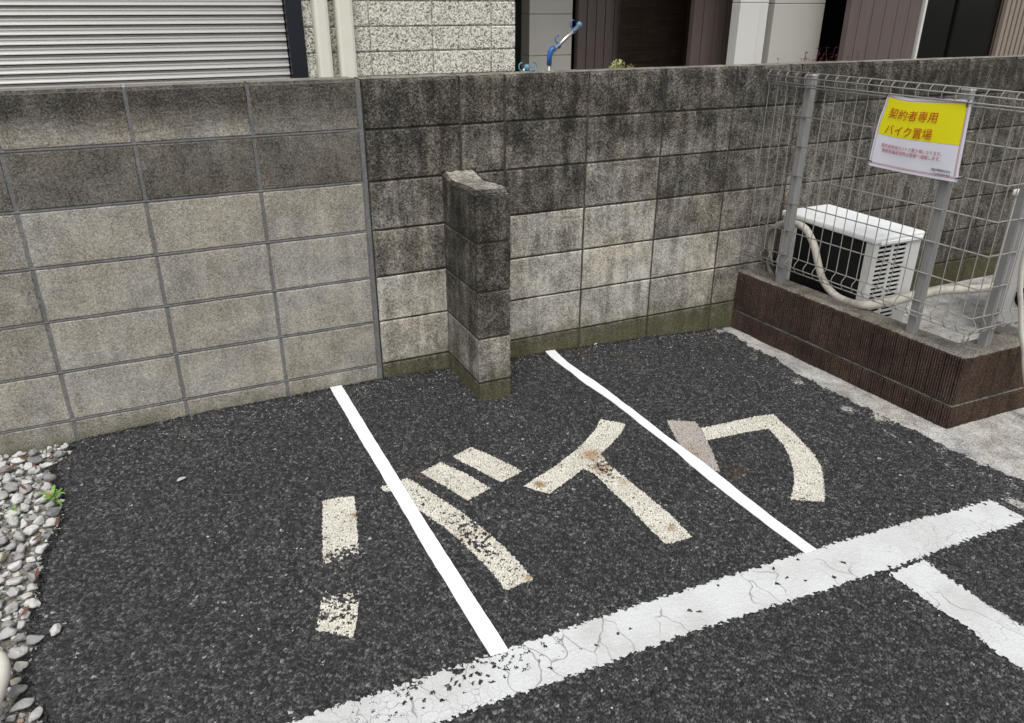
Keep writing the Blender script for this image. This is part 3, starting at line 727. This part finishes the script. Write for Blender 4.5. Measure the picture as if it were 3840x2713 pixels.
M_paper = m_simple('laminated_paper', (.74, .74, .82), .35, nscale=3, var=.03, spec=.45)
M_yel = m_simple('yellow_print', (.80, .74, .012), .38, nscale=3, var=.03, spec=.4)
M_red = m_simple('red_print', (.48, .035, .012), .45, var=.02)
M_red2 = m_simple('crimson_print', (.42, .02, .04), .45, var=.02)
M_ink = m_simple('black_print', (.012, .012, .014), .45, var=.02)
mb = MB(); sheet(mb, 0, 1, 0, 1, 0); sheet(mb, 0, 1, 0, 1, -.0008); mb.build('sheet', M_paper, sg, smooth=True)
mb = MB(); sheet(mb, .033, .957, .052, .548, .0007); mb.build('yellow_field', M_yel, sg, smooth=True)
mb = MB()
for (a, b, c_, d) in [(.022, .974, .040, .0445), (.022, .974, .955, .9605), (.022, .0255, .040, .9605), (.9705, .974, .04, .9605), (.033, .963, .9405, .9445), (.9595, .963, .052, .9445)]:
    sheet(mb, a, b, c_, d, .0011, 26 if b - a > .1 else 1, 22 if d - c_ > .1 else 1)
mb.build('border_line', M_red2, sg)
def text(body, u0, u1, v0, v1, mat, off=.0045, du=0.0, bold=.012):
    c = bpy.data.curves.new('lettering', 'FONT'); c.body = body; c.size = 1; c.offset = bold; c.resolution_u = 3
    o = bpy.data.objects.new('lettering', c); COL.objects.link(o); bpy.context.view_layer.update()
    me = bpy.data.meshes.new_from_object(o.evaluated_get(bpy.context.evaluated_depsgraph_get()))
    bpy.data.objects.remove(o)
    bm = bmesh.new(); bm.from_mesh(me)
    co = np.array([v.co[:] for v in bm.verts]); mn = co.min(0); mx = co.max(0)
    bmesh.ops.triangulate(bm, faces=list(bm.faces))
    for v in bm.verts:
        a = (v.co.x - mn[0]) / (mx[0] - mn[0]); b = (v.co.y - mn[1]) / (mx[1] - mn[1])
        v.co = Vector(sgn(u0 + (u1 - u0) * a + du * (b - .5), v1 + (v0 - v1) * b, off))
    bm.to_mesh(me); bm.free(); me.name = 'lettering'; me.materials.clear()
    link('lettering', me, mat, sg)
text('契約者専用', .105, .675, .165, .305, M_red, bold=.0)
text('バイク置場', .118, .660, .385, .525, M_red, bold=.0)
text('契約者専用のバイク置き場になります。', .115, .805, .655, .708, M_red2, bold=.0)
text('無断駐輪発見時は警察へ通報します。', .135, .800, .720, .775, M_red2, bold=.0)
text('帝国不動産株式会社', .72, .925, .868, .902, M_ink, bold=.012)
text('℡ 0120-035-420', .745, .925, .920, .945, M_ink, bold=.012)
for (u, v, a, b) in [(.012, .012, -.01, .02), (.962, .018, .0, .03), (.03, .95, -.02, -.008), (.985, .965, .02, -.012)]:
    p = Vector(sgn(u, v, .002)); mb = MB()
    mb.tube([p + Vector((.012, 0, .0)), p + Vector((-.001, 0, .004)), p + Vector((-.002, -a * .4, -b * .5)), p + Vector((.004, -a, -b * .8)), p + Vector((.013, -a * 1.2, -b))], .0022, 6)
    mb.build('cable_tie', M_ink, sg, smooth=True)

# ------------------------------------------------------------------ gravel
def ico(sub):
    bm = bmesh.new(); bmesh.ops.create_icosphere(bm, subdivisions=sub, radius=1)
    v = np.array([q.co[:] for q in bm.verts]); bm.verts.index_update(); f = np.array([[q.index for q in p.verts] for p in bm.faces]); bm.free(); return v, f
def pebble(base, sd, cuts=7, rough=.05):
    r_ = np.random.default_rng(sd); v = base.copy()
    for _ in range(cuts):
        nrm = r_.normal(size=3); nrm /= np.linalg.norm(nrm); d = r_.uniform(.42, .8)
        k = v @ nrm; ex = np.clip(k - d, 0, None); v = v - np.outer(ex * .85, nrm)
    ph = r_.uniform(0, 6, 6)
    v = v * (1 + rough * (np.sin(v[:, :1] * 5 + ph[0]) + np.sin(v[:, 1:2] * 6 + ph[1]) + np.sin(v[:, 2:] * 7 + ph[2])) * .5)
    v = v * (1 + r_.normal(size=(len(v), 1)) * .012)
    return v
BV, BF = ico(3); PB = [pebble(BV, 50 + i, 13, .13) for i in range(14)]
BV2, BF2 = ico(1); PB2 = [pebble(BV2, 90 + i, 5, .1) for i in range(8)]
def rotm(r_):
    q = r_.normal(size=4); q /= np.linalg.norm(q); w_, x, y, z = q
    return np.array([[1 - 2 * (y * y + z * z), 2 * (x * y - z * w_), 2 * (x * z + y * w_)], [2 * (x * y + z * w_), 1 - 2 * (x * x + z * z), 2 * (y * z - x * w_)], [2 * (x * z - y * w_), 2 * (y * z + x * w_), 1 - 2 * (x * x + y * y)]])
def scatter(name, items, protos, F, mat, smooth=True):
    Vs = []; Fs = []; As = []; off = 0; r_ = np.random.default_rng(2)
    for (x, y, z, r, tn, flat) in items:
        v = protos[r_.integers(len(protos))] @ rotm(r_).T
        a = r_.uniform(0, math.pi); el = r_.uniform(.75, 1.35); v = v * np.array([el, 1 / el ** .5, flat]); ca, sa = math.cos(a), math.sin(a)
        v = v @ np.array([[ca, sa, 0], [-sa, ca, 0], [0, 0, 1]])
        Vs.append(v * r + np.array([x, y, z])); Fs.append(F + off); off += len(v); As.append(np.full(len(F), tn))
    V = np.concatenate(Vs); F_ = np.concatenate(Fs).astype(np.int32); A = np.concatenate(As)
    me = bpy.data.meshes.new(name); me.vertices.add(len(V)); me.vertices.foreach_set('co', V.astype(np.float32).ravel())
    nf = len(F_); me.loops.add(nf * 3); me.loops.foreach_set('vertex_index', F_.ravel())
    me.polygons.add(nf); me.polygons.foreach_set('loop_start', np.arange(nf, dtype=np.int32) * 3); me.update(calc_edges=True)
    if smooth: me.polygons.foreach_set('use_smooth', [True] * nf)
    at = me.attributes.new('tone', 'FLOAT', 'FACE'); at.data.foreach_set('value', A.astype(np.float32))
    return link(name, me, mat)
t = NT('crushed_stone'); tn = t.attr('tone'); n1 = t.noise(160, 4, .7); n2 = t.noise(45, 3, .6)
c = t.ramp(tn, [(0, (.12, .125, .13)), (.25, (.27, .27, .27)), (.5, (.43, .425, .415)), (.72, (.57, .56, .54)), (.86, (.68, .67, .65)), (.93, (.55, .50, .38)), (.97, (.42, .30, .23)), (1, (.2, .2, .21))])
c = t.mix(1.0, c, t.mix(n1, g(.68), g(1.28)), 'MULTIPLY'); c = t.mix(t.math('MULTIPLY', t.rng(n2, .55, .7), .3), c, (.5, .5, .49))
M_stone = t.done(c, .85, t.bump(n1, .8, .006), spec=.2)
def gedge(y): return float(edge(GRAVEL_EDGE, np.array(y)))
rn = random.Random(21); items = []; placed = []
for (rmin, rmax, tries, zz0) in [(.017, .026, 2600, .004), (.011, .016, 4200, .0), (.006, .010, 6000, -.004)]:
    for _ in range(tries):
        x = rn.uniform(-1.15, -.40); y = rn.uniform(-1.9, -.012); r_ = rn.uniform(rmin, rmax)
        if x > gedge(y) - r_ * .35 - .002 or y > -r_ * .85: continue
        k = .92 if rmin > .01 else .8
        if any((x - a) ** 2 + (y - b) ** 2 < (k * (r_ + c_)) ** 2 for a, b, c_ in placed[-4000:] if abs(x - a) < .06): continue
        placed.append((x, y, r_)); items.append((x, y, -.089 + zz0 + r_ * .30, r_, rn.betavariate(2.4, 1.5) if rn.random() < .93 else rn.random(), rn.uniform(.6, .85)))
for _ in range(2200):
    x = rn.uniform(-1.15, -.43); y = rn.uniform(-1.9, -.01); r_ = rn.uniform(.004, .011)
    if x > gedge(y) - .005: continue
    items.append((x, y, -.097 + rn.uniform(0, .004), r_, rn.betavariate(1.5, 2.0), .8))
gv = scatter('gravel', items, PB, BF, M_stone); tag(gv, 'pale grey gravel stones filling the strip at the left edge', 'gravel', kind='stuff')
mb = MB(); mb.add([(-6, -6, -.0965), (-.425, -6, -.0965), (-.425, .0, -.0965), (-6, .0, -.0965)], [(0, 1, 2, 3)])
t = NT('sandy_soil'); n1 = t.noise(120, 4, .7)
M_soil = t.done(t.ramp(n1, [(.3, (.06, .052, .042)), (.5, (.2, .185, .16)), (.7, (.4, .385, .35))]), .95, t.bump(n1, .7, .006), spec=.15)
tag(mb.build('soil', M_soil), kind='structure')
# crumbs of asphalt along its broken edge and grit lying about
items = []
for _ in range(1500):
    y = -rn.random() * 1.75 - .01; x = gedge(y) + rn.gauss(-.004, .009); r_ = rn.uniform(.0028, .006)
    items.append((x, y, -.089 + rn.uniform(-.003, .006), r_, rn.random() * .35, .8))
for _ in range(700):
    x = rn.uniform(-.4, 2.7); y = -abs(rn.gauss(0, .012)) - .006; items.append((x, y, float(zg(x)) + .001, rn.uniform(.0025, .005), rn.random() * .3, .8))
t = NT('asphalt_crumb_mat'); c = t.ramp(t.attr('tone'), [(0, (.012, .012, .013)), (.5, (.04, .04, .04)), (1, (.3, .29, .27))])
M_crumb = t.done(c, .75, t.bump(t.noise(250, 2), .5, .002), spec=.35)
tag(scatter('asphalt_crumbs', items, PB2, BF2, M_crumb, False), 'loose black asphalt crumbs along the gravel edge and wall foot', 'crumbs', kind='stuff')
items = []
for _ in range(420):
    x = rn.uniform(-.4, 2.7); y = rn.uniform(-2.3, -.02) if rn.random() < .5 else -abs(rn.gauss(0, .1)) - .02
    items.append((x, y, float(zg(x)) + .0012, rn.uniform(.0016, .0034), rn.uniform(.4, .9), .6))
tag(scatter('grit', items, PB2, BF2, M_stone, False), 'fine pale grit scattered over the asphalt', 'grit', kind='stuff')
o = scatter('stone', [(0, 0, .012, .020, .8, .62)], [PB[3]], BF, M_stone); o.location = (-.414, -1.108, -.084); o.rotation_euler = (0, 0, .9); o.scale = (1.25, .8, 1)
tag(o, 'single pale stone lying on the asphalt beside the gravel strip', 'stone')

# ------------------------------------------------------------------ plants and leaves
def leaf(mb, base, dirv, L_, W, droop=.3, side=None, n=5):
    d = Vector(dirv).normalized(); up = Vector((0, 0, 1)); sd_ = d.cross(up)
    sd_ = sd_.normalized() if sd_.length > .01 else Vector((1, 0, 0))
    if side: sd_ = (sd_ + Vector(side)).normalized()
    V = []; p = Vector(base)
    for i in range(n + 1):
        s = i / n; w_ = W * math.sin(math.pi * min(1, s * .92 + .06)) ** .8 * (1 - s * .25)
        c_ = p + d * L_ * s + Vector((0, 0, -droop * L_ * s * s))
        V += [c_ - sd_ * w_ / 2 + Vector((0, 0, w_ * .18)), c_, c_ + sd_ * w_ / 2 + Vector((0, 0, w_ * .18))]
    F = []
    for i in range(n): a = i * 3; F += [(a, a + 1, a + 4, a + 3), (a + 1, a + 2, a + 5, a + 4)]
    mb.add(V, F)
M_green = m_simple('weed_green', (.16, .34, .05), .5, nscale=60, var=.25)
M_stem = m_simple('stem_green', (.12, .2, .05), .6)
def weed(name, loc, size, nl, label, seed, mat=M_green):
    r_ = random.Random(seed); e = empty(name, loc); tag(e, label, 'weed', 'weeds'); x, y, z = loc
    mb = MB(); mb.tube([(x, y, z), (x + .003, y, z + size * .35), (x, y + .003, z + size * .75)], .0014, 6); mb.build('stem', M_stem, e)
    mb = MB()
    for i in range(nl):
        a = r_.uniform(0, 6.28) if i else -1.0; h = size * (.1 + .65 * i / nl)
        leaf(mb, (x, y, z + h), (math.cos(a), math.sin(a), r_.uniform(.35, 1.0)), size * r_.uniform(.5, .95), size * r_.uniform(.16, .26), .35)
    mb.build('foliage', mat, e, smooth=True)
weed('weed_plant', (-.452, -.437, -.088), .062, 11, 'larger bright green weed at the seam between gravel and asphalt', 3)
weed('weed_plant', (-.575, -.452, -.088), .042, 8, 'smaller green weed among the gravel stones', 5)
M_green2 = m_simple('fern_green', (.09, .2, .05), .6, nscale=60, var=.3)
e = empty('weed_plant', (3.05, -1.08, .12)); tag(e, 'small feathery weed growing behind the brown low wall near its corner', 'weed', 'weeds')
mb = MB(); ms = MB(); r_ = random.Random(8)
for b in range(7):
    a = -2.6 + b * .55; bx, by = 3.02 + b * .012, -1.06 - b * .006
    P = [Vector((bx + math.cos(a) * .05 * s, by + math.sin(a) * .02 * s, -.1 + .20 * s + (.06 if b % 2 else .03) * s)) for s in (0, .5, 1)]
    ms.tube(P, .001, 5)
    for k in range(12):
        s = .55 + .45 * k / 12; p = P[0].lerp(P[2], s)
        leaf(mb, p, (r_.uniform(-1, 1), r_.uniform(-1, 1), r_.uniform(0, .6)), .018, .007, .2, n=3)
mb.build('foliage', M_green2, e); ms.build('stem', M_stem, e)
M_dead = m_simple('dead_leaf_brown', (.13, .05, .03), .6, nscale=80, var=.3)
for k, (x, y, a) in enumerate([(-.492, -.135, .5), (-.525, -.20, 1.9), (-.560, -.11, 2.6), (-.49, -.31, -.4), (-.502, -.655, .3), (-.476, -.86, 1.4), (-.545, -.33, 2.2), (-.50, -1.02, .9), (-.62, -.16, .2), (-.442, -.60, 1.2)]):
    mb = MB(); leaf(mb, (0, 0, 0), (math.cos(a), math.sin(a), .12), .034, .012, -.25)
    o = mb.build('dead_leaf', M_dead); o.location = (x, y, -.068 if k not in (4, 9) else -.07)
    tag(o, 'curled reddish brown dead leaf lying among the gravel', 'leaf', 'dead leaves in the gravel')
M_pale = m_simple('pale_leaf', (.42, .44, .38), .6)
mb = MB(); leaf(mb, (0, 0, 0), (1, .45, .03), .034, .022, 0); o = mb.build('pale_leaf', M_pale); o.location = (-.072, -.503, -.064)
tag(o, 'small pale dry leaf lying on the asphalt at left', 'leaf')
mb = MB(); leaf(mb, (0, 0, 0), (1, .2, .25), .02, .014, 0); o = mb.build('pale_leaf', M_pale); o.location = (1.893, -.016, -.1)
tag(o, 'tiny pale scrap leaf at the foot of the wall right of the tape', 'leaf')

# ------------------------------------------------------------------ behind the wall
mb = MB(); mb.add([(-40, .125, -.11), (60, .125, -.11), (60, 60, -.11), (-40, 60, -.11)], [(0, 1, 2, 3)])
tag(mb.build('yard_ground', M_pave), kind='structure')
HT = 3.2
# garage with shutter and exposed aggregate cladding
t = NT('exposed_aggregate'); vc = t.voro(135, out='Color'); q = t.n('SeparateColor'); t.lk(vc, q.inputs[0]); n1 = t.noise(170, 3, .7)
f = t.math('MULTIPLY_ADD', t.math('SUBTRACT', n1, .5), .8, q.outputs[0])
c = t.ramp(f, [(.0, (.10, .095, .08)), (.25, (.36, .35, .29)), (.5, (.60, .585, .50)), (.8, (.76, .745, .66)), (1, (.86, .85, .79))])
M_agg = t.done(c, .85, t.bump(f, .8, .006), spec=.3)
ga = empty('garage', (.5, 2.2, -.1)); tag(ga, 'garage with silver roller shutter and speckled aggregate cladding behind the left wall', 'garage')
YG = 2.0
mb = MB(); RX = 2.401
mb.box(1.012, RX - .001, YG + .012, YG + 4, -.1, HT)           # body
mb.box(-6.4, .915, YG + .25, YG + 4, -.1, HT)
mb.box(-6.4, 1.012, YG + .012, YG + .249, 2.3, HT)
for c0, c1 in zip([1.0085, 1.412, 1.82, 2.227], [1.412, 1.82, 2.227, RX]):
    for k in range(0, 23):
        z0 = 1.317 - .1445 * 9 + k * .1445
        mb.bbox(c0 + .003, c1 - .003 if c1 < RX else c1, YG - .002, YG + .02, z0 + .004, z0 + .1405, .006)
mb.build('cladding', M_agg, ga)
mb = MB(); mb.box(-6.4, RX + .15, YG - .12, YG + 4.1, HT + .001, HT + .18); mb.build('roof', m_simple('roof_grey', (.12, .12, .12), .7), ga)
# shutter slats
M_shut = m_simple('shutter_aluminium', (.44, .43, .415), .34, metal=.35, nscale=4, var=.06, spec=.5)
zb = []; sl_h = .0475
P = [(0, 0.0), (.003, .10), (-.001, .22), (-.003, .36), (-.002, .50), (-.008, .62), (-.013, .74), (-.0145, .84), (-.0125, .88), (.016, .895), (.020, .96)]
mb = MB(); V = []; z = 2.3; rows_ = []
k0 = 1.429 + sl_h * 18
for k in range(52):
    zt = k0 - k * sl_h
    for o_, s in P: rows_.append((YG + .03 + o_, zt - s * sl_h))
for x in (-6.4, .908):
    for (yy, zz) in rows_: V.append((x, yy, zz))
n = len(rows_); mb.add(V, [(i, i + 1, n + i + 1, n + i) for i in range(n - 1)]); mb.build('roller_shutter', M_shut, ga)
mb = MB(); mb.box(.914, 1.0075, YG - .03, YG + .10, -.1, 2.45); mb.build('shutter_frame', m_simple('dark_navy_frame', (.006, .008, .014), .45), ga)
M_pipe = m_simple('downpipe_cream', (.66, .65, .56), .5, nscale=10, var=.06)
for (a, b) in [(1.061, 1.1495), (1.192, 1.296)]:
    mb = MB(); mb.bbox(a, b, YG - .105, YG - .015, -.1, HT, .022)
    o = mb.build('downpipe', M_pipe, ga, smooth=False)
    bk = MB(); bk.box(a - .004, b + .004, YG - .109, YG + .0, 2.2, 2.23); q_ = bk.build('bracket', M_pipe); q_.parent = o; q_.matrix_parent_inverse = o.matrix_world.inverted() if False else Matrix.Translation(ga.location * 0)
# house with brown siding
ho = empty('house', (5, 3, -.1)); tag(ho, 'house with brown board siding and beige columns behind the right wall', 'house')
t = NT('brown_siding'); n1 = t.noise(30, 4, .6, vec=t.scaled((1, 1, .08)))
M_sid = t.done(t.mix(n1, (.085, .064, .058), (.135, .105, .096)), .6, t.bump(n1, .2, .002), spec=.35)
M_bei = m_simple('beige_panel', (.46, .445, .40), .6, nscale=3, var=.05, dirt=.1)
M_bei2 = m_simple('ivory_panel', (.60, .59, .56), .55, nscale=3, var=.05)
# black core volume stands in for the shade in the gaps
mb = MB(); mb.box(2.45, 14, 3.25, 9, -.1, 3.6); mb.build('gap_shade_core', M_black, ho)
mb = MB(); mb.box(2.45, 14, 1.55, 9, 3.001, 3.15); mb.build('roof', m_simple('house_roof', (.06, .06, .065), .7), ho)
def boards(x0, x1, y, pitch, mt, z1=3.0, gap=.006, d=.02, off=0):
    mb = MB(); x = x0 - off
    while x < x1 - .01:
        a = max(x, x0) + gap / 2; b = min(x + pitch, x1) - gap / 2
        if b - a > .01: mb.bbox(a, b, y, y + d, -.1, z1, .003)
        x += pitch
    mb.box(x0, x1, y + d * .8, y + d + .03, -.1, z1 - .002)
    mb.build('siding', mt, ho)
boards(3.44, 4.56, 3.0, .087, M_sid, gap=.007)
# column 1
def column(x0, x1, y0, y1, mt, zs, cap=None):
    mb = MB(); zz = [-.1] + zs + [3.0]
    for a, b in zip(zz, zz[1:]): mb.bbox(x0, x1, y0, y1, a + .0015, b - .0015, .004)
    if cap: mb.bbox(x0 - .008, x1 + .008, y0 - .008, y1 + .008, cap, cap + .012, .003)
    mb.build('column', mt, ho)
column(3.004, 3.385, 2.995, 3.24, M_bei, [1.062, 1.372])
column(2.99, 3.04, 2.985, 2.994, M_bei, [1.062, 1.372])
# dark door leaf in the gap at the left
mb = MB(); mb.box(2.86, 2.995, 3.15, 3.2, -.1, 2.4); mb.box(2.875, 2.97, 3.14, 3.1495, 1.04, 1.05); mb.build('door', m_simple('dark_green_door', (.006, .012, .012), .3), ho)
# section B and wide columns (closer)
def at_y(x3, y): return CP[0] + (x3 - CP[0]) * (y - CP[1]) / (3.0 - CP[1])
yb = 2.5; boards(at_y(4.60, yb), at_y(5.13, yb), yb, (at_y(4.903, yb) - at_y(4.775, yb)), M_sid, off=.02)
yc = 2.1; column(at_y(5.105, yc), at_y(5.335, yc), yc, yc + .10, M_bei2, [1.455])
column(at_y(5.335, yc) + .001, at_y(5.46, yc), yc + .03, yc + .3, M_bei2, [1.455])
column(at_y(5.565, yc), at_y(6.185, yc), yc + .06, yc + .4, M_bei, [1.45])
ye = 1.75
boards(at_y(6.45, ye), at_y(7.44, ye), ye, (at_y(7.44, ye) - at_y(6.6, ye)) / 5, M_sid, off=.03)
mb = MB(); mb.box(at_y(7.445, ye), at_y(7.475, ye), ye - .012, ye + .03, -.1, 3.0); mb.build('window_frame', M_bei2, ho)
t = NT('dark_glass'); M_glass = t.done((.006, .006, .005), .12, spec=.5)
mb = MB(); mb.box(at_y(7.476, ye), at_y(8.73, ye), ye + .05, ye + .058, .2, 2.6); mb.box(at_y(7.476, ye), at_y(8.73, ye), ye + .02, ye + .06, -.1, .199); mb.build('window', M_glass, ho)
mb = MB(); mb.box(at_y(8.0, ye), at_y(8.03, ye), ye + .035, ye + .049, .2, 2.6); mb.build('window_bar', M_black, ho)
M_slat = m_simple('tan_slat', (.24, .20, .165), .6, nscale=20, var=.12)
mb = MB(); x = at_y(8.71, ye)
for k in range(26): mb.bbox(x + k * .062, x + k * .062 + .042, ye - .01, ye + .03, -.1, 2.6, .003)
mb.build('slat_screen', M_slat, ho)
mb = MB(); mb.box(x, x + 26 * .062, ye + .04, ye + .06, -.1, 2.6); mb.build('screen_back', M_sid, ho)
mb = MB(); mb.box(at_y(5.1, 2.7), at_y(9.2, 2.7) + 4, 2.7, 2.75, -.1, 3.0); mb.build('gap_shade_core', M_black, ho)  # black slab, painted shade for the gaps between columns and siding
# bamboo blind
t = NT('bamboo_blind'); n1 = t.noise(14, 3, .7, vec=t.scaled((.25, 1, 14)))
M_bam = t.done(t.ramp(n1, [(.3, (.008, .005, .004)), (.55, (.03, .017, .012)), (.7, (.085, .05, .034)), (.85, (.2, .14, .10))]), .7, t.bump(n1, .5, .004), spec=.2)
mb = MB(); x0, x1 = at_y(3.86, 2.9), at_y(4.52, 2.9)
rb = random.Random(6); z = .75
while z < 2.6:
    mb.box(x0 + rb.uniform(-.012, .006), x1 + rb.uniform(-.006, .006), 2.9 + rb.uniform(-.002, .002), 2.904 + rb.uniform(0, .002), z, z + .0045); z += .0066
for xx in np.linspace(x0 + .06, x1 - .06, 5): mb.box(xx, xx + .004, 2.897, 2.8995, .75, 2.6)
mb.build('bamboo_blind', M_bam, ho)

# laundry pole stands
M_blue = m_simple('blue_plastic', (.02, .10, .33), .35, nscale=20, var=.08, spec=.5)
M_blue2 = m_simple('faded_blue_plastic', (.10, .24, .36), .4, nscale=20, var=.08)
M_steel = m_simple('stainless', (.50, .48, .45), .28, metal=.8, nscale=50, var=.2)
def hook(mb, c, r, a0, a1, y, tr=.004):
    mb.tube([(c[0] + r * math.cos(a), y, c[1] + r * 1.15 * math.sin(a)) for a in np.linspace(a0, a1, 14)], tr, 8)
YP = 1.5
ps = empty('laundry_pole_stand', (2.4, YP, -.1)); tag(ps, 'taller stainless laundry pole stand with slanted arm and blue hooks above the wall', 'laundry pole stand', 'laundry pole stands')
mb = MB(); mb.tube([(2.3985, YP, -.09), (2.3985, YP, 1.12)], .0125, 16); mb.build('pole', M_steel, ps, smooth=True)
mb = MB(); mb.tube([(2.415, YP, 1.17), (2.50, YP, 1.245), (2.595, YP, 1.320)], .0125, 16); mb.build('arm', M_steel, ps, smooth=True)
mb = MB(); mb.tube([(2.3985, YP, 1.101), (2.400, YP, 1.15), (2.404, YP, 1.172), (2.418, YP, 1.192), (2.432, YP, 1.203)], [.0155, .0155, .018, .018, .0145], 14); mb.build('elbow', M_blue, ps, smooth=True)
bm = bmesh.new(); bmesh.ops.create_uvsphere(bm, u_segments=16, v_segments=10, radius=.0185, matrix=Matrix.Translation((2.603, YP, 1.328)))
me = bpy.data.meshes.new('end_cap'); bm.to_mesh(me); bm.free(); link('end_cap', me, M_blue2, ps)
for (cx_, cz_, ax_, az_) in [(2.560, 1.332, 2.565, 1.296), (2.457, 1.247, 2.458, 1.210)]:
    mb = MB(); hook(mb, (cx_, cz_), .019, math.radians(70), math.radians(290), YP)
    mb.tube([(cx_ + .006, YP, cz_ - .020), (ax_ + .008, YP, az_ + .004)], .006, 8)
    mb.tube([(ax_ - .004, YP, az_ + .004), (ax_ + .012, YP, az_ - .006)], .0165, 12); mb.build('hook', M_blue, ps, smooth=True)
mb = MB(); mb.tube([(2.3985, YP, -.11), (2.3985, YP, -.05)], [.17, .15], 24); mb.build('base', m_simple('stand_base', (.3, .3, .3), .8), ps)
ps = empty('laundry_pole_stand', (2.243, YP + .2, -.1)); tag(ps, 'lower laundry pole stand showing only a pale blue cap and two hooks over the wall', 'laundry pole stand', 'laundry pole stands')
bm = bmesh.new(); bmesh.ops.create_uvsphere(bm, u_segments=16, v_segments=10, radius=.021, matrix=Matrix.Translation((2.246, YP, 1.090)))
me = bpy.data.meshes.new('end_cap'); bm.to_mesh(me); bm.free(); link('end_cap', me, M_blue2, ps)
mb = MB(); mb.tube([(2.246, YP, -.1), (2.246, YP, 1.07)], .0125, 14); mb.tube([(2.21, YP + .01, 1.05), (2.232, YP, 1.085)], .009, 10); mb.tube([(2.258, YP, 1.088), (2.29, YP + .01, 1.045)], .010, 10); mb.build('pole', M_steel, ps, smooth=True)
mb = MB(); hook(mb, (2.206, 1.096), .020, math.radians(80), math.radians(300), YP - .01, .0045); mb.build('hook', M_blue2, ps, smooth=True)
mb = MB(); hook(mb, (2.287, 1.098), .020, math.radians(100), math.radians(-120), YP - .01, .0045); mb.build('hook', M_blue2, ps, smooth=True)

# shrubs behind the wall
sb = empty('pale_shrub', (2.9, 1.45, -.1)); tag(sb, 'small pale yellow green shrub peeking over the wall before the bamboo blind', 'shrub')
M_ys = m_simple('pale_yellow_leaf', (.50, .50, .22), .6, nscale=120, var=.3)
mb = MB(); ms = MB(); r_ = random.Random(12)
for (cx_, cz_, R_, n_) in [(2.90, 1.085, .045, 260), (2.865, 1.07, .03, 90), (2.995, 1.055, .032, 150), (2.93, .99, .09, 200)]:
    for k in range(n_):
        d = Vector((r_.gauss(0, 1), r_.gauss(0, 1), r_.gauss(0, 1))).normalized() * R_ * r_.random() ** .4
        leaf(mb, (cx_ + d.x, 1.5 + d.y, cz_ + d.z), (r_.gauss(0, 1), r_.gauss(0, 1), r_.gauss(.3, .8)), r_.uniform(.009, .016), .007, .2, n=2)
    ms.tube([(2.92, 1.5, -.1), (2.92, 1.5, .7), (cx_, 1.5, cz_)], .003, 6)
mb.build('foliage', M_ys, sb); ms.build('stem', M_stem, sb)
nd = empty('red_leaf_plant', (4.3, .9, -.1)); tag(nd, 'plant with narrow dark red leaves showing above the wall in front of the beige panel', 'plant')
M_nr = m_simple('dark_red_leaf', (.10, .012, .022), .5, nscale=60, var=.35)
mb = MB(); ms = MB(); r_ = random.Random(14); YN = 1.2
def at(x2, y): return CP[0] + (x2 - CP[0]) * (y - CP[1]) / (1.5 - CP[1])
for (x15, zt) in [(4.25, 1.085), (4.43, 1.09), (4.47, 1.12), (4.52, 1.12), (4.58, 1.15), (4.62, 1.16), (4.66, 1.12), (4.71, 1.155), (4.75, 1.15), (4.80, 1.10), (4.98, 1.12), (4.50, 1.09), (4.61, 1.09), (4.72, 1.09), (4.55, 1.07), (4.68, 1.07), (4.94, 1.08)]:
    x = at(x15, YN); zt = CP[2] + (zt - CP[2]) * (YN - CP[1]) / (1.5 - CP[1])
    P = spline([(at(4.6, YN) + (x - at(4.6, YN)) * .3, YN, .6), (x - .01, YN + r_.uniform(-.03, .03), .95), (x, YN + r_.uniform(-.03, .03), zt)], 5); ms.tube(P, .0013, 5)
    for k in range(9):
        p = P[-1 - k // 2]; leaf(mb, p, (r_.choice((-1, 1)) * r_.uniform(.5, 1), r_.uniform(-.4, .4), r_.uniform(-.1, .9)), r_.uniform(.026, .042), .0085, .35, n=4)
mb.build('foliage', M_nr, nd); ms.build('stem', M_nr, nd)
